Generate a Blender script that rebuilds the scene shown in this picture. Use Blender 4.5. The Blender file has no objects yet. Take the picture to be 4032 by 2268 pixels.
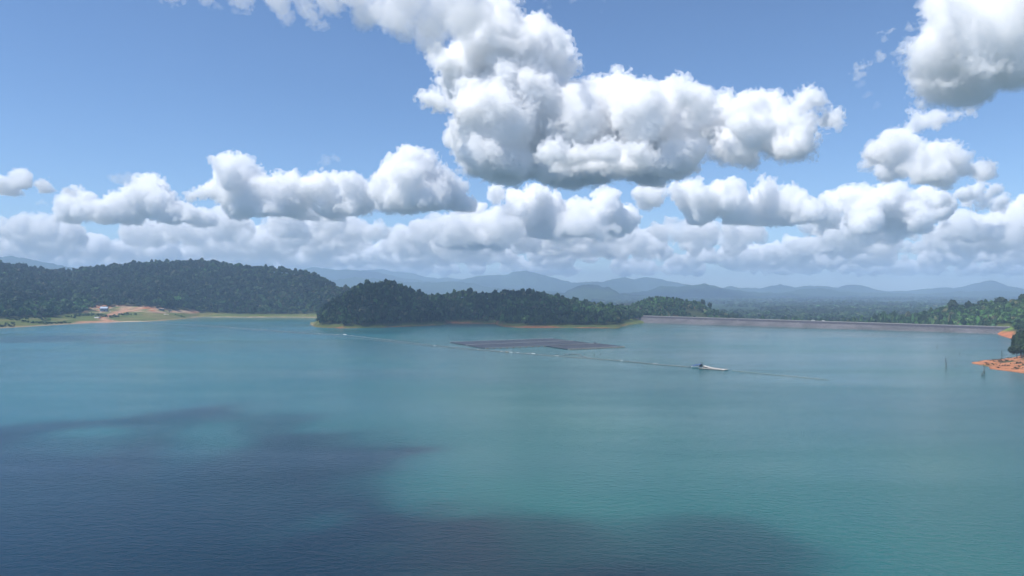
import bpy, math, random
import numpy as np
from mathutils import Vector

# ---------------------------------------------------------------- camera, sky, sun, exposure
scene = bpy.context.scene
W0, H0, F, HOR, CAMZ = 4032.0, 2268.0, 2795.0, 1140.0, 60.0    # photo size, focal length in px, horizon row, flying height (m)

cam_data = bpy.data.cameras.new('camera')
cam_data.sensor_width = 36.0
cam_data.lens = 36.0 * F / W0
cam_data.shift_y = (HOR - H0 / 2) / W0
cam_data.clip_start = 1.0
cam_data.clip_end = 90000.0
camera = bpy.data.objects.new('camera', cam_data)
camera.location = (0, 0, CAMZ)
camera.rotation_euler = (math.radians(90), 0, 0)
scene.collection.objects.link(camera)
scene.camera = camera

SUN_EL, SUN_AZ = math.radians(60), math.radians(-112)            # azimuth clockwise from +Y (view direction)
SUN_DIR = Vector((math.sin(SUN_AZ) * math.cos(SUN_EL), math.cos(SUN_AZ) * math.cos(SUN_EL), math.sin(SUN_EL)))

world = bpy.data.worlds.new('World')
scene.world = world
world.use_nodes = True
wn = world.node_tree
wn.nodes.clear()
sky = wn.nodes.new('ShaderNodeTexSky')
sky.sky_type = 'NISHITA'
sky.sun_disc = False
sky.sun_elevation = SUN_EL
sky.sun_rotation = SUN_AZ
sky.altitude = 60
sky.air_density = 0.85
sky.dust_density = 0.25
sky.ozone_density = 7.0
bg = wn.nodes.new('ShaderNodeBackground')
bg.inputs['Strength'].default_value = 0.12
wo = wn.nodes.new('ShaderNodeOutputWorld')
wn.links.new(sky.outputs[0], bg.inputs[0])
wn.links.new(bg.outputs[0], wo.inputs[0])

sun_data = bpy.data.lights.new('sun', 'SUN')
sun_data.energy = 5.0
sun_data.angle = math.radians(0.53)
sun_data.color = (1.0, 0.955, 0.89)
sun = bpy.data.objects.new('sun', sun_data)
sun.rotation_euler = SUN_DIR.to_track_quat('Z', 'Y').to_euler()
sun.location = (0, 0, 3000)
scene.collection.objects.link(sun)

scene.view_settings.view_transform = 'Standard'
scene.view_settings.look = 'None'
scene.view_settings.exposure = 0.32
scene.view_settings.gamma = 1.0
scene.view_settings.use_curve_mapping = False
cy = scene.cycles
cy.max_bounces = 24
cy.diffuse_bounces = 2
cy.glossy_bounces = 2
cy.transmission_bounces = 2
cy.transparent_max_bounces = 8
cy.volume_bounces = 20
cy.use_denoising = True
cy.use_adaptive_sampling = True
cy.adaptive_threshold = 0.035
cy.caustics_reflective = False
cy.caustics_refractive = False
cy.sample_clamp_indirect = 4.0

# ---------------------------------------------------------------- helpers
COL = scene.collection
rng = np.random.default_rng(7)

def wat(px, py, z=0.0):
    """point at height z that the photo shows at pixel (px, py)"""
    d = (CAMZ - z) * F / (py - HOR)
    return np.array([(px - W0 / 2) / F * d, d, z])

def at(px, py, d):
    """point at distance d ahead that the photo shows at pixel (px, py)"""
    return np.array([(px - W0 / 2) / F * d, d, CAMZ + (HOR - py) / F * d])

def smooth(a, b, x):
    t = np.clip((x - a) / (b - a), 0, 1)
    return t * t * (3 - 2 * t)

def tag(o, label=None, cat=None, group=None, kind=None):
    if label: o['label'] = label
    if cat: o['category'] = cat
    if group: o['group'] = group
    if kind: o['kind'] = kind
    return o

def link(name, mesh, parent=None):
    o = bpy.data.objects.new(name, mesh)
    COL.objects.link(o)
    if parent is not None:
        o.parent = parent
    return o

def empty(name, loc=(0, 0, 0), rz=0.0):
    o = bpy.data.objects.new(name, None)
    o.location = loc
    o.rotation_euler = (0, 0, rz)
    COL.objects.link(o)
    return o

def mesh_np(name, verts, faces, mat=None, smooth_shade=False):
    """fast mesh from numpy arrays; faces is (n,3) or (n,4)"""
    verts = np.asarray(verts, np.float32)
    faces = np.asarray(faces, np.int32)
    me = bpy.data.meshes.new(name)
    n, k = faces.shape
    me.vertices.add(len(verts))
    me.vertices.foreach_set('co', verts.ravel())
    me.loops.add(n * k)
    me.loops.foreach_set('vertex_index', faces.ravel())
    me.polygons.add(n)
    me.polygons.foreach_set('loop_start', np.arange(0, n * k, k, dtype=np.int32))
    me.polygons.foreach_set('use_smooth', np.full(n, smooth_shade, bool))
    me.update(calc_edges=True)
    if mat: me.materials.append(mat)
    return me

class MB:
    """collects boxes, bars, tubes and prisms; build() links them as one mesh object"""
    def __init__(self): self.v, self.f = [], []
    def add(self, vs, fs):
        b = len(self.v)
        self.v += [tuple(map(float, p)) for p in vs]
        self.f += [tuple(b + i for i in f) for f in fs]
        return self
    def box(self, c, s, rz=0.0, top=1.0):
        cx, cy_, cz = c; hx, hy, hz = s[0] / 2, s[1] / 2, s[2] / 2
        ca, sa = math.cos(rz), math.sin(rz)
        vs = []
        for dz, k in ((-hz, 1.0), (hz, top)):
            for dx, dy in ((-hx, -hy), (hx, -hy), (hx, hy), (-hx, hy)):
                dx *= k; dy *= k
                vs.append((cx + dx * ca - dy * sa, cy_ + dx * sa + dy * ca, cz + dz))
        return self.add(vs, [(3, 2, 1, 0), (4, 5, 6, 7), (0, 1, 5, 4), (1, 2, 6, 5), (2, 3, 7, 6), (3, 0, 4, 7)])
    def tube(self, pts, rad, n=6):
        pts = [Vector(p) for p in pts]
        rad = rad if isinstance(rad, (list, tuple)) else [rad] * len(pts)
        b = len(self.v)
        for i, p in enumerate(pts):
            t = (pts[min(i + 1, len(pts) - 1)] - pts[max(i - 1, 0)]).normalized()
            u = t.cross(Vector((0, 0, 1)))
            if u.length < 1e-3: u = Vector((1, 0, 0))
            u.normalize(); w = u.cross(t)
            for k in range(n):
                a = 2 * math.pi * k / n
                q = p + (u * math.cos(a) + w * math.sin(a)) * rad[i]
                self.v.append((q.x, q.y, q.z))
        for i in range(len(pts) - 1):
            for k in range(n):
                k2 = (k + 1) % n
                self.f.append((b + i * n + k, b + i * n + k2, b + (i + 1) * n + k2, b + (i + 1) * n + k))
        self.f.append(tuple(b + k for k in range(n))[::-1])
        self.f.append(tuple(b + (len(pts) - 1) * n + k for k in range(n)))
        return self
    def mesh(self, name, mat, sm=False):
        me = bpy.data.meshes.new(name)
        me.from_pydata(self.v, [], self.f)
        me.polygons.foreach_set('use_smooth', [sm] * len(me.polygons))
        me.materials.append(mat)
        return me
    def build(self, name, mat, parent=None, sm=False):
        return link(name, self.mesh(name, mat, sm), parent)

# numpy fractal noise ------------------------------------------------------
def _bs(n, step, cell, off):
    """cubic B-spline weights (n x lattice) for a coordinate 0..n*step on a lattice of spacing cell"""
    x = np.arange(n) * step / cell + off
    i = np.floor(x).astype(int); t = x - i
    w = np.stack([(1 - t) ** 3, 3 * t ** 3 - 6 * t ** 2 + 4, -3 * t ** 3 + 3 * t ** 2 + 3 * t + 1, t ** 3], 1) / 6
    m = np.zeros((n, i.max() + 4), np.float32)
    for k in range(4): m[np.arange(n), i + k] += w[:, k]
    return m

def lattice_noise(shape, step, cell, r):
    """smooth random field of about unit variance on a regular grid of 2 or 3 axes"""
    ms = [_bs(n, step, cell, r.random()) for n in shape]
    g = r.standard_normal([m.shape[1] for m in ms]).astype(np.float32)
    for m in ms:
        g = np.tensordot(g, m, axes=([0], [1]))
    return g / max(g.std(), 1e-6)

_T = {}
def noise2(x, y, cell, seed=0):
    """value noise at arbitrary points (arrays), about unit variance"""
    if seed not in _T: _T[seed] = np.random.default_rng(1000 + seed).standard_normal((256, 256)).astype(np.float32)
    g = _T[seed]
    u, v = np.asarray(x) / cell, np.asarray(y) / cell
    i, j = np.floor(u).astype(int), np.floor(v).astype(int)
    a, b = u - i, v - j
    a, b = a * a * (3 - 2 * a), b * b * (3 - 2 * b)
    G = lambda p, q: g[p % 256, q % 256]
    return (G(i, j) * (1 - a) + G(i + 1, j) * a) * (1 - b) + (G(i, j + 1) * (1 - a) + G(i + 1, j + 1) * a) * b

def fbm2(x, y, cell, octv=4, seed=0, gain=0.5):
    s, a = 0, 1.0
    for k in range(octv):
        s = s + a * noise2(x, y, cell / 2 ** k, seed + k); a *= gain
    return s

# materials ------------------------------------------------------
def new_mat(name):
    m = bpy.data.materials.new(name); m.use_nodes = True
    nt = m.node_tree; nt.nodes.clear()
    return m, nt

def N(nt, typ, **kw):
    n = nt.nodes.new(typ)
    for k, v in kw.items():
        if k in ('operation', 'data_type', 'blend_type', 'attribute_name', 'noise_dimensions', 'feature', 'distribution', 'interpolation', 'attribute_type'):
            setattr(n, k, v)
        else:
            key = k.replace('_', ' ')
            (n.inputs[key] if key in n.inputs else n.inputs[k]).default_value = v
    return n

def out(nt, shader, vol=False):
    o = nt.nodes.new('ShaderNodeOutputMaterial')
    nt.links.new(shader, o.inputs['Volume' if vol else 'Surface'])

def noise_node(nt, scale, detail=4.0, rough=0.55, vec=None):
    n = N(nt, 'ShaderNodeTexNoise', Scale=scale, Detail=detail, Roughness=rough)
    if vec is not None: nt.links.new(vec, n.inputs['Vector'])
    return n

def ramp(nt, fac, stops):
    r = nt.nodes.new('ShaderNodeValToRGB')
    e = r.color_ramp.elements
    while len(e) < len(stops): e.new(0.5)
    for el, (p, c) in zip(e, stops):
        el.position = p; el.color = (c[0], c[1], c[2], 1) if not isinstance(c, (int, float)) else (c, c, c, 1)
    nt.links.new(fac, r.inputs[0])
    return r

def simple(name, color, rough=0.6, metal=0.0, var=0.25, scale=1.0, bump=0.0):
    """plain paint / plastic / wood with grime variation and optional fine relief"""
    m, nt = new_mat(name)
    tc = nt.nodes.new('ShaderNodeTexCoord')
    nz = noise_node(nt, scale, 5, 0.6, tc.outputs['Object'])
    lo = tuple(c * (1 - var) for c in color); hi = tuple(min(1, c * (1 + var * 0.5)) for c in color)
    r = ramp(nt, nz.outputs['Fac'], [(0.3, lo), (0.7, hi)])
    p = N(nt, 'ShaderNodeBsdfPrincipled', Roughness=rough, Metallic=metal)
    nt.links.new(r.outputs[0], p.inputs['Base Color'])
    if bump:
        b = N(nt, 'ShaderNodeBump', Strength=0.6, Distance=bump)
        nt.links.new(nz.outputs['Fac'], b.inputs['Height']); nt.links.new(b.outputs[0], p.inputs['Normal'])
    out(nt, p.outputs[0])
    return m
# ---------------------------------------------------------------- materials of the setting
def leaf_material(name, per_object):
    m, nt = new_mat(name)
    if per_object:
        a = nt.nodes.new('ShaderNodeObjectInfo'); col = a.outputs['Color']
        at_ = N(nt, 'ShaderNodeAttribute', attribute_name='tint')
        mx = N(nt, 'ShaderNodeMix', data_type='RGBA', blend_type='MULTIPLY'); mx.inputs[0].default_value = 1.0
        nt.links.new(col, mx.inputs[6]); nt.links.new(at_.outputs['Color'], mx.inputs[7]); col = mx.outputs[2]
    else:
        a = N(nt, 'ShaderNodeAttribute', attribute_name='tint'); col = a.outputs['Color']
    d = N(nt, 'ShaderNodeBsdfPrincipled', Roughness=0.65)
    d.inputs['Specular IOR Level'].default_value = 0.25
    t = nt.nodes.new('ShaderNodeBsdfTranslucent')
    nt.links.new(col, d.inputs['Base Color']); nt.links.new(col, t.inputs['Color'])
    mix = N(nt, 'ShaderNodeMixShader', Fac=0.22)
    nt.links.new(d.outputs[0], mix.inputs[1]); nt.links.new(t.outputs[0], mix.inputs[2])
    out(nt, mix.outputs[0])
    return m

LEAF = leaf_material('leaf_canopy', False)
LEAF_OBJ = leaf_material('leaf_single', True)
BARK = simple('bark', (0.13, 0.10, 0.075), 0.85, var=0.4, scale=1.5)
DEADWOOD = simple('weathered_wood', (0.10, 0.085, 0.07), 0.9, var=0.5, scale=2.0)

def soil_material():
    """earth and grass: the vertex colour says which ground it is, noise breaks it up"""
    m, nt = new_mat('ground_cover')
    a = N(nt, 'ShaderNodeAttribute', attribute_name='tint')
    g = nt.nodes.new('ShaderNodeNewGeometry')
    n1 = noise_node(nt, 0.06, 6, 0.65, g.outputs['Position'])
    n2 = noise_node(nt, 0.5, 4, 0.6, g.outputs['Position'])
    r1 = ramp(nt, n1.outputs['Fac'], [(0.3, 0.62), (0.7, 1.25)])
    r2 = ramp(nt, n2.outputs['Fac'], [(0.3, 0.75), (0.7, 1.2)])
    mx = N(nt, 'ShaderNodeMix', data_type='RGBA', blend_type='MULTIPLY'); mx.inputs[0].default_value = 1
    nt.links.new(a.outputs['Color'], mx.inputs[6]); nt.links.new(r1.outputs[0], mx.inputs[7])
    my = N(nt, 'ShaderNodeMix', data_type='RGBA', blend_type='MULTIPLY'); my.inputs[0].default_value = 1
    nt.links.new(mx.outputs[2], my.inputs[6]); nt.links.new(r2.outputs[0], my.inputs[7])
    p = N(nt, 'ShaderNodeBsdfPrincipled', Roughness=0.95)
    p.inputs['Specular IOR Level'].default_value = 0.1
    nt.links.new(my.outputs[2], p.inputs['Base Color'])
    b = N(nt, 'ShaderNodeBump', Strength=0.8, Distance=1.2)
    nt.links.new(n2.outputs['Fac'], b.inputs['Height']); nt.links.new(b.outputs[0], p.inputs['Normal'])
    out(nt, p.outputs[0])
    return m
SOIL = soil_material()

def set_tint(me, rgb):
    rgb = np.asarray(rgb, np.float32)
    at_ = me.color_attributes.new('tint', 'FLOAT_COLOR', 'POINT')
    c = np.ones((len(me.vertices), 4), np.float32); c[:, :3] = rgb
    at_.data.foreach_set('color', c.ravel())

# ---------------------------------------------------------------- the lake
def water_material():
    m, nt = new_mat('lake_water')
    g = nt.nodes.new('ShaderNodeNewGeometry')
    mp = nt.nodes.new('ShaderNodeMapping'); mp.inputs['Scale'].default_value = (0.55, 1.0, 1.0); mp.inputs['Rotation'].default_value = (0, 0, 0.25)
    nt.links.new(g.outputs['Position'], mp.inputs['Vector'])
    # suspended silt: slow drifts of greener and bluer water
    n0 = noise_node(nt, 0.0045, 5, 0.55, g.outputs['Position'])
    ca_ = ramp(nt, n0.outputs['Fac'], [(0.32, (0.022, 0.112, 0.142)), (0.52, (0.027, 0.130, 0.148)), (0.72, (0.034, 0.146, 0.140))])
    cb_ = ramp(nt, n0.outputs['Fac'], [(0.32, (0.007, 0.070, 0.070)), (0.52, (0.010, 0.086, 0.076)), (0.72, (0.016, 0.102, 0.077))])
    # lighter and bluer towards the west, darker and greener towards the east
    sx = nt.nodes.new('ShaderNodeSeparateXYZ'); nt.links.new(g.outputs['Position'], sx.inputs[0])
    mr = N(nt, 'ShaderNodeMapRange'); mr.inputs[1].default_value = -260; mr.inputs[2].default_value = 140
    nt.links.new(sx.outputs[0], mr.inputs[0])
    col = N(nt, 'ShaderNodeMix', data_type='RGBA')
    nt.links.new(mr.outputs[0], col.inputs[0]); nt.links.new(ca_.outputs[0], col.inputs[6]); nt.links.new(cb_.outputs[0], col.inputs[7])
    # wind ripples in three sizes
    r1 = noise_node(nt, 2.2, 3, 0.6, mp.outputs[0]); r2 = noise_node(nt, 0.55, 3, 0.55, mp.outputs[0]); r3 = noise_node(nt, 3.2, 2, 0.5, mp.outputs[0])
    s = N(nt, 'ShaderNodeMath', operation='MULTIPLY_ADD'); s.inputs[1].default_value = 2.2
    nt.links.new(r2.outputs['Fac'], s.inputs[0]); nt.links.new(r1.outputs['Fac'], s.inputs[2])
    s2 = N(nt, 'ShaderNodeMath', operation='MULTIPLY_ADD'); s2.inputs[1].default_value = 0.3
    nt.links.new(r3.outputs['Fac'], s2.inputs[0]); nt.links.new(s.outputs[0], s2.inputs[2])
    b = N(nt, 'ShaderNodeBump', Strength=1.0, Distance=0.11)
    nt.links.new(s2.outputs[0], b.inputs['Height'])
    # slicks: calmer lanes ripple less and reflect more sharply
    mp2 = nt.nodes.new('ShaderNodeMapping'); mp2.inputs['Scale'].default_value = (0.22, 1.0, 1.0); mp2.inputs['Rotation'].default_value = (0, 0, 0.12)
    nt.links.new(g.outputs['Position'], mp2.inputs['Vector'])
    n4 = noise_node(nt, 0.009, 6, 0.62, mp2.outputs[0])
    ro = ramp(nt, n4.outputs['Fac'], [(0.36, 0.09), (0.50, 0.15), (0.66, 0.22)])
    bs = ramp(nt, n4.outputs['Fac'], [(0.34, 0.42), (0.52, 0.75), (0.68, 1.0)])
    nt.links.new(bs.outputs[0], b.inputs['Strength'])
    p = N(nt, 'ShaderNodeBsdfPrincipled', IOR=1.33)
    nt.links.new(col.outputs[2], p.inputs['Base Color']); nt.links.new(ro.outputs[0], p.inputs['Roughness']); nt.links.new(b.outputs[0], p.inputs['Normal'])
    out(nt, p.outputs[0])
    return m

DAM_A, DAM_B = np.array([238.0, 1280.0]), np.array([643.0, 964.0])      # waterline of the dam, left and right end
DT = (DAM_B - DAM_A) / np.linalg.norm(DAM_B - DAM_A); DN = np.array([-DT[1], DT[0]]); DN = DN if DN[1] > 0 else -DN
DLEN = float(np.linalg.norm(DAM_B - DAM_A))
e0, e1 = DAM_A + DN * 18 - DT * 60, DAM_B + DN * 18 + DT * 90
lake_pts = [(-2600, -1500), (2600, -1500), (2600, 700), tuple(e1), tuple(e0), (150, 1500), (-500, 1750), (-2600, 1750)]
lk = bpy.data.meshes.new('lake'); lk.from_pydata([(x, y, 0.0) for x, y in lake_pts], [], [tuple(range(len(lake_pts)))]); lk.materials.append(water_material())
lake = tag(link('lake', lk), kind='structure')

# ---------------------------------------------------------------- terrain of the shores
def prof(tab):
    t = np.array(tab, float)
    return lambda p: np.interp(p, t[:, 0], t[:, 1])

L_shore = prof([(-900, 1330), (-400, 1310), (0, 1293), (100, 1287), (235, 1279), (329, 1273), (509, 1268), (587, 1266), (704, 1257), (783, 1249), (1008, 1250), (1184, 1250), (1258, 1252), (1400, 1250), (1600, 1248), (1750, 1246)])
L_top = prof([(-900, 1000), (-400, 1030), (0, 1031), (23, 1043), (70, 1041), (137, 1056), (235, 1068), (282, 1064), (333, 1054), (376, 1052), (442, 1041), (493, 1039), (556, 1031), (665, 1025), (794, 1019), (861, 1027), (939, 1041), (1008, 1046), (1067, 1056), (1133, 1057), (1219, 1068), (1250, 1082), (1297, 1101), (1325, 1127), (1360, 1125), (1391, 1133), (1500, 1150), (1650, 1185), (1750, 1240)])
L_dist = prof([(-900, 1900), (0, 1980), (700, 2020), (1000, 1930), (1300, 1760), (1750, 1600)])
P_shore = prof([(1222, 1280), (1230, 1284), (1254, 1289), (1352, 1293), (1509, 1289), (1743, 1279), (1763, 1273), (1955, 1275), (1970, 1284), (2000, 1288), (2078, 1291), (2235, 1291), (2434, 1293), (2454, 1285), (2493, 1277), (2520, 1273), (2545, 1271)])
P_top = prof([(1258, 1215), (1266, 1208), (1325, 1178), (1360, 1152), (1399, 1133), (1442, 1115), (1501, 1113), (1540, 1107), (1567, 1121), (1587, 1131), (1614, 1131), (1630, 1148), (1665, 1154), (1673, 1168), (1704, 1162), (1751, 1164), (1783, 1156), (1837, 1148), (1900, 1158), (1955, 1158), (2008, 1152), (2059, 1150), (2113, 1156), (2157, 1163), (2235, 1179), (2313, 1197), (2372, 1203), (2434, 1212), (2520, 1225)])
P_dist = prof([(1222, 1200), (1266, 1190), (1400, 1250), (1540, 1280), (1700, 1360), (2000, 1360), (2313, 1330), (2545, 1330)])
D_top = prof([(2380, 1215), (2411, 1199), (2434, 1191), (2477, 1195), (2509, 1183), (2548, 1167), (2579, 1163), (2599, 1162), (2665, 1169), (2743, 1183), (2794, 1195), (2822, 1210), (2900, 1230), (2960, 1262), (3020, 1290)])
R_top = prof([(3300, 1290), (3381, 1268), (3497, 1248), (3553, 1236), (3601, 1228), (3649, 1222), (3705, 1208), (3753, 1195), (3813, 1196), (3853, 1188), (3937, 1180), (3973, 1182), (4032, 1164), (4200, 1120), (4700, 1050)])
R_dist = prof([(3300, 1330), (3500, 1330), (3753, 1260), (4032, 1160), (4700, 1100)])
R_shore = prof([(3840, 1312), (3878, 1317), (3903, 1326), (3934, 1331), (3980, 1333), (4005, 1338), (4026, 1340), (4200, 1345), (4700, 1350)])
CANOPY = 13.0

def terrain_z(X, Y):
    P = W0 / 2 + F * X / np.maximum(Y, 1)
    zt = lambda top, d, c=CANOPY: CAMZ + (HOR - top) / F * d - c
    n = fbm2(X, Y, 160, 4, 3) * 2.2
    def hill(ys, yr, zr, back, bend=0.4, base=-21.0):
        t = (Y - ys) / np.maximum(yr - ys, 20)
        up = zr * ((1 - bend) * t + bend * t * t * (3 - 2 * t))
        dn = base + (zr - base) * (1 - smooth(0, 1, (Y - yr) / back))
        return np.where(t < 0, np.maximum(t * np.maximum(yr - ys, 20) * 0.12, -9), np.where(t < 1, up, dn))
    z = np.full(np.shape(X), -9.0)
    # left wooded hill
    ys = CAMZ * F / (L_shore(P) - HOR); yr = L_dist(P); zl = hill(ys, yr, zt(L_top(P), yr), 900)
    zl = np.where((P > 1750), -30, zl) + n * smooth(20, 200, Y - ys)
    # peninsula
    ys = CAMZ * F / (P_shore(P) - HOR); yr = np.maximum(P_dist(P), ys + 60)
    zr = zt(P_top(P), yr, 12.0) * smooth(1222, 1285, P) + 1.5
    zp = hill(ys, yr, zr, 260, 0.15, np.where(P > 2434, 4.0, -9.0))
    zp = zp + n * 0.5 * smooth(10, 100, Y - ys)
    zp = np.where((P < 1222) | (P > 2545), -30, zp)
    # wooded knoll behind the dam's left end
    zd = zt(D_top(P), 1480.0) - 0.19 * np.abs(Y - 1480) - 0.0002 * (Y - 1480) ** 2 + n * 0.5
    zd = np.where((P < 2380) | (P > 3020) | (Y < 1225), -30, zd)
    zd = np.where(P < 2430, zd - (2430 - P) * 0.2, zd)
    # right hillside
    ys = CAMZ * F / (R_shore(P) - HOR); yr = R_dist(P); zr = zt(R_top(P), yr)
    z1 = hill(ys, yr, zr, 500, 0.3)
    z2 = np.maximum(zr - 0.16 * np.maximum(yr - Y, 0) - 0.1 * np.maximum(Y - yr, 0), -21)
    k = smooth(3840, 3985, P)
    zR = np.where(P < 3300, -30, np.where(Y < yr, z2 * (1 - k) + z1 * k, z2)) + n * 0.4 * smooth(20, 150, Y - ys)
    side = (X - DAM_A[0]) * DN[0] + (Y - DAM_A[1]) * DN[1]
    along = (X - DAM_A[0]) * DT[0] + (Y - DAM_A[1]) * DT[1]
    indam = (along > -6) & (along < DLEN + 6)
    zR = np.where(indam & (side < 46), -30, zR); zd = np.where(indam & (side < 44), -30, zd)
    z = np.maximum.reduce([z, zl, zp, zd, zR])
    z = np.where((side > 40) & indam & (z < -8.5), -21.5, z)
    z = np.where((side > 40) & ~indam & (z < -8.5), -21.5, z)
    # little red mound at the foot of the dam
    m = wat(2622, 1272)
    b = 4.6 * np.exp(-(((X - m[0]) / 14) ** 2 + ((Y - m[1] - 4) / 9) ** 2)) - 1.2
    z = np.where(b > -1.0, np.maximum(z, b), z)
    return z

def proj(X, Y, Z):
    return W0 / 2 + F * X / Y, HOR + (CAMZ - Z) * F / Y

L_wood = prof([(-900, 1275), (0, 1257), (90, 1253), (227, 1250), (236, 1241), (336, 1232), (356, 1214), (372, 1205), (423, 1207), (509, 1205), (587, 1211), (626, 1219), (763, 1224), (783, 1231), (1008, 1238), (1258, 1237), (1750, 1236)])

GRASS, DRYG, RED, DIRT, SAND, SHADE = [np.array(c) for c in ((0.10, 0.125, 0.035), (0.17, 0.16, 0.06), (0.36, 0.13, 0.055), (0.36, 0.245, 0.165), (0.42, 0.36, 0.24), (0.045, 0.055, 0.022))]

def seg_d(px, py, pts, ky=3.0):
    """distance in the picture to a polyline; rows count ky times"""
    best = np.full(np.shape(px), 1e9)
    for (ax, ay), (bx, by) in zip(pts[:-1], pts[1:]):
        dx, dy = bx - ax, (by - ay) * ky
        ux, uy = px - ax, (py - ay) * ky
        t = np.clip((ux * dx + uy * dy) / (dx * dx + dy * dy), 0, 1)
        best = np.minimum(best, np.hypot(ux - t * dx, uy - t * dy))
    return best

def ground_tint(X, Y, Z):
    P, R = proj(X, Y, np.maximum(Z, 0))
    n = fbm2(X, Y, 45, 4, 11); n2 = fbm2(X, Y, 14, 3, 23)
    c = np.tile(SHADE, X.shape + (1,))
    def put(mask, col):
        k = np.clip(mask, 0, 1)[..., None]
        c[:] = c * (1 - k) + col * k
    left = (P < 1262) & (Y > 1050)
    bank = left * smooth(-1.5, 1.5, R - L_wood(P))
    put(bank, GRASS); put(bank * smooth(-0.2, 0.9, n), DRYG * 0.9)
    soil = left * np.maximum.reduce([
        1 - smooth(0.6, 1.1, seg_d(P, R, [(385, 1211), (450, 1214), (560, 1215), (640, 1221)], 2.4) / 34),
        1 - smooth(0.6, 1.1, seg_d(P, R, [(620, 1222), (690, 1226), (770, 1227)]) / 19),
        1 - smooth(0.6, 1.1, seg_d(P, R, [(345, 1228), (400, 1226)]) / 20)])
    put(soil * smooth(-1.6, -0.6, n2 + n * 0.5), DIRT); put(soil * smooth(0.3, 1.2, n2), RED * 0.8); put(soil * smooth(0.9, 1.6, n), SAND)
    track = left * (1 - smooth(0.5, 1.1, seg_d(P, R, [(500, 1222), (455, 1234), (415, 1246), (400, 1252), (420, 1262), (465, 1271)], 2.0) / 15 + 0.15 * n2))
    put(track, DIRT * np.array([1, .85, .8])); put(track * smooth(0.2, 1.0, n2), RED * 0.9)
    put(left * (P > 300) * (P < 480) * smooth(1262, 1266, R + n * 1.5), DIRT * np.array([1.0, .8, .7]))
    put(left * smooth(440, 480, P) * (1 - smooth(570, 620, P)) * smooth(1263, 1265, R), SAND)
    put(left * (1 - smooth(0.5, 1.4, Z + 0.3 * n)) * 0.7, DIRT)
    # raw red bank round the peninsula and on the right shore
    pen = (P > 1215) & (P < 2560) & (Y < 1420) & ~((P < 1262) & (Y > 1180))
    put(pen * smooth(7.5, 4.5, Z + n), GRASS * 0.75)
    put(pen * smooth(2440, 2460, P) * smooth(10, 6, Z), GRASS * 1.1)
    put(pen * (1 - smooth(0.6, 1.7, Z + 1.2 * n + 0.6)) * (1 - 0.7 * smooth(2440, 2470, P)), RED * np.array([0.6, 0.72, 0.8]))
    rt = (P > 3600) & (Y < 1200)
    put(rt * smooth(16, 11, Z + n), GRASS * 0.8); put(rt * (P > 3950) * (R > 1290) * smooth(-0.6, 0.4, n), np.array((0.13, 0.24, 0.04)))
    put(rt * (P > 3850) * (1 - smooth(2.6, 5.2, Z + 1.4 * n)) * (1 - smooth(3985, 4010, P)), RED * 1.15)
    mound = (P > 2570) & (P < 2690) & (R > 1255) & (Y < 1275)
    put(mound * 1.0, RED * 1.05)
    dry = (P > 2430) & (P < 3000) & (Y > 1300)
    put(dry * smooth(0.0, 1.0, n + 0.4 * n2) * 0.8, np.array((0.20, 0.13, 0.06)))
    return c

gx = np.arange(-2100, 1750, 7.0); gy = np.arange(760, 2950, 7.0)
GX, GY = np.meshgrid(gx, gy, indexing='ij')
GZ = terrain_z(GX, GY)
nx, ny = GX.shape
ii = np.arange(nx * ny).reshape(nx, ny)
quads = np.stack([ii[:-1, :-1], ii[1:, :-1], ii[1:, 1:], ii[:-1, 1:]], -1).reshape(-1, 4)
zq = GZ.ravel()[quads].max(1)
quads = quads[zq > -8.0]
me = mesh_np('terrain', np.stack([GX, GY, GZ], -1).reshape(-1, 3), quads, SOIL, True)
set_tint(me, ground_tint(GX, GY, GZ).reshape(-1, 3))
terrain = tag(link('terrain', me), kind='structure')

def ground_at(x, y):
    """height of the terrain mesh (bilinear)"""
    u, v = (np.asarray(x) - gx[0]) / 7.0, (np.asarray(y) - gy[0]) / 7.0
    i = np.clip(np.floor(u).astype(int), 0, nx - 2); j = np.clip(np.floor(v).astype(int), 0, ny - 2)
    a, b = np.clip(u - i, 0, 1), np.clip(v - j, 0, 1)
    return (GZ[i, j] * (1 - a) + GZ[i + 1, j] * a) * (1 - b) + (GZ[i, j + 1] * (1 - a) + GZ[i + 1, j + 1] * a) * b

# headland on the right, close by
HEAD = np.array([(366, 470), (365, 508), (364, 521), (362, 534), (369, 552), (373.5, 577), (381, 588), (398, 601), (436, 621), (470, 652), (540, 705), (700, 760), (900, 760), (900, 380), (480, 380), (400, 420)], float)
def poly_d(X, Y, poly):
    best = np.full(X.shape, 1e9); inside = np.zeros(X.shape, bool)
    for (ax, ay), (bx, by) in zip(poly, np.roll(poly, -1, 0)):
        dx, dy = bx - ax, by - ay
        t = np.clip(((X - ax) * dx + (Y - ay) * dy) / (dx * dx + dy * dy), 0, 1)
        best = np.minimum(best, np.hypot(X - ax - t * dx, Y - ay - t * dy))
        c = ((ay > Y) != (by > Y)) & (X < (bx - ax) * (Y - ay) / (by - ay + 1e-9) + ax)
        inside ^= c
    return np.where(inside, best, -best)
hx = np.arange(345, 620, 2.0); hy = np.arange(405, 700, 2.0)
HX, HY = np.meshgrid(hx, hy, indexing='ij')
HD = poly_d(HX, HY, HEAD) + fbm2(HX, HY, 9, 3, 40) * 0.7
HZ = np.where(HD > 0, 0.10 * HD + 0.0016 * HD ** 2, 0.10 * HD)
HZ = np.minimum(HZ, 14) + np.where(HD > 2, fbm2(HX, HY, 6, 3, 44) * 0.12, 0)
nx2, ny2 = HX.shape
i2 = np.arange(nx2 * ny2).reshape(nx2, ny2)
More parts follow.
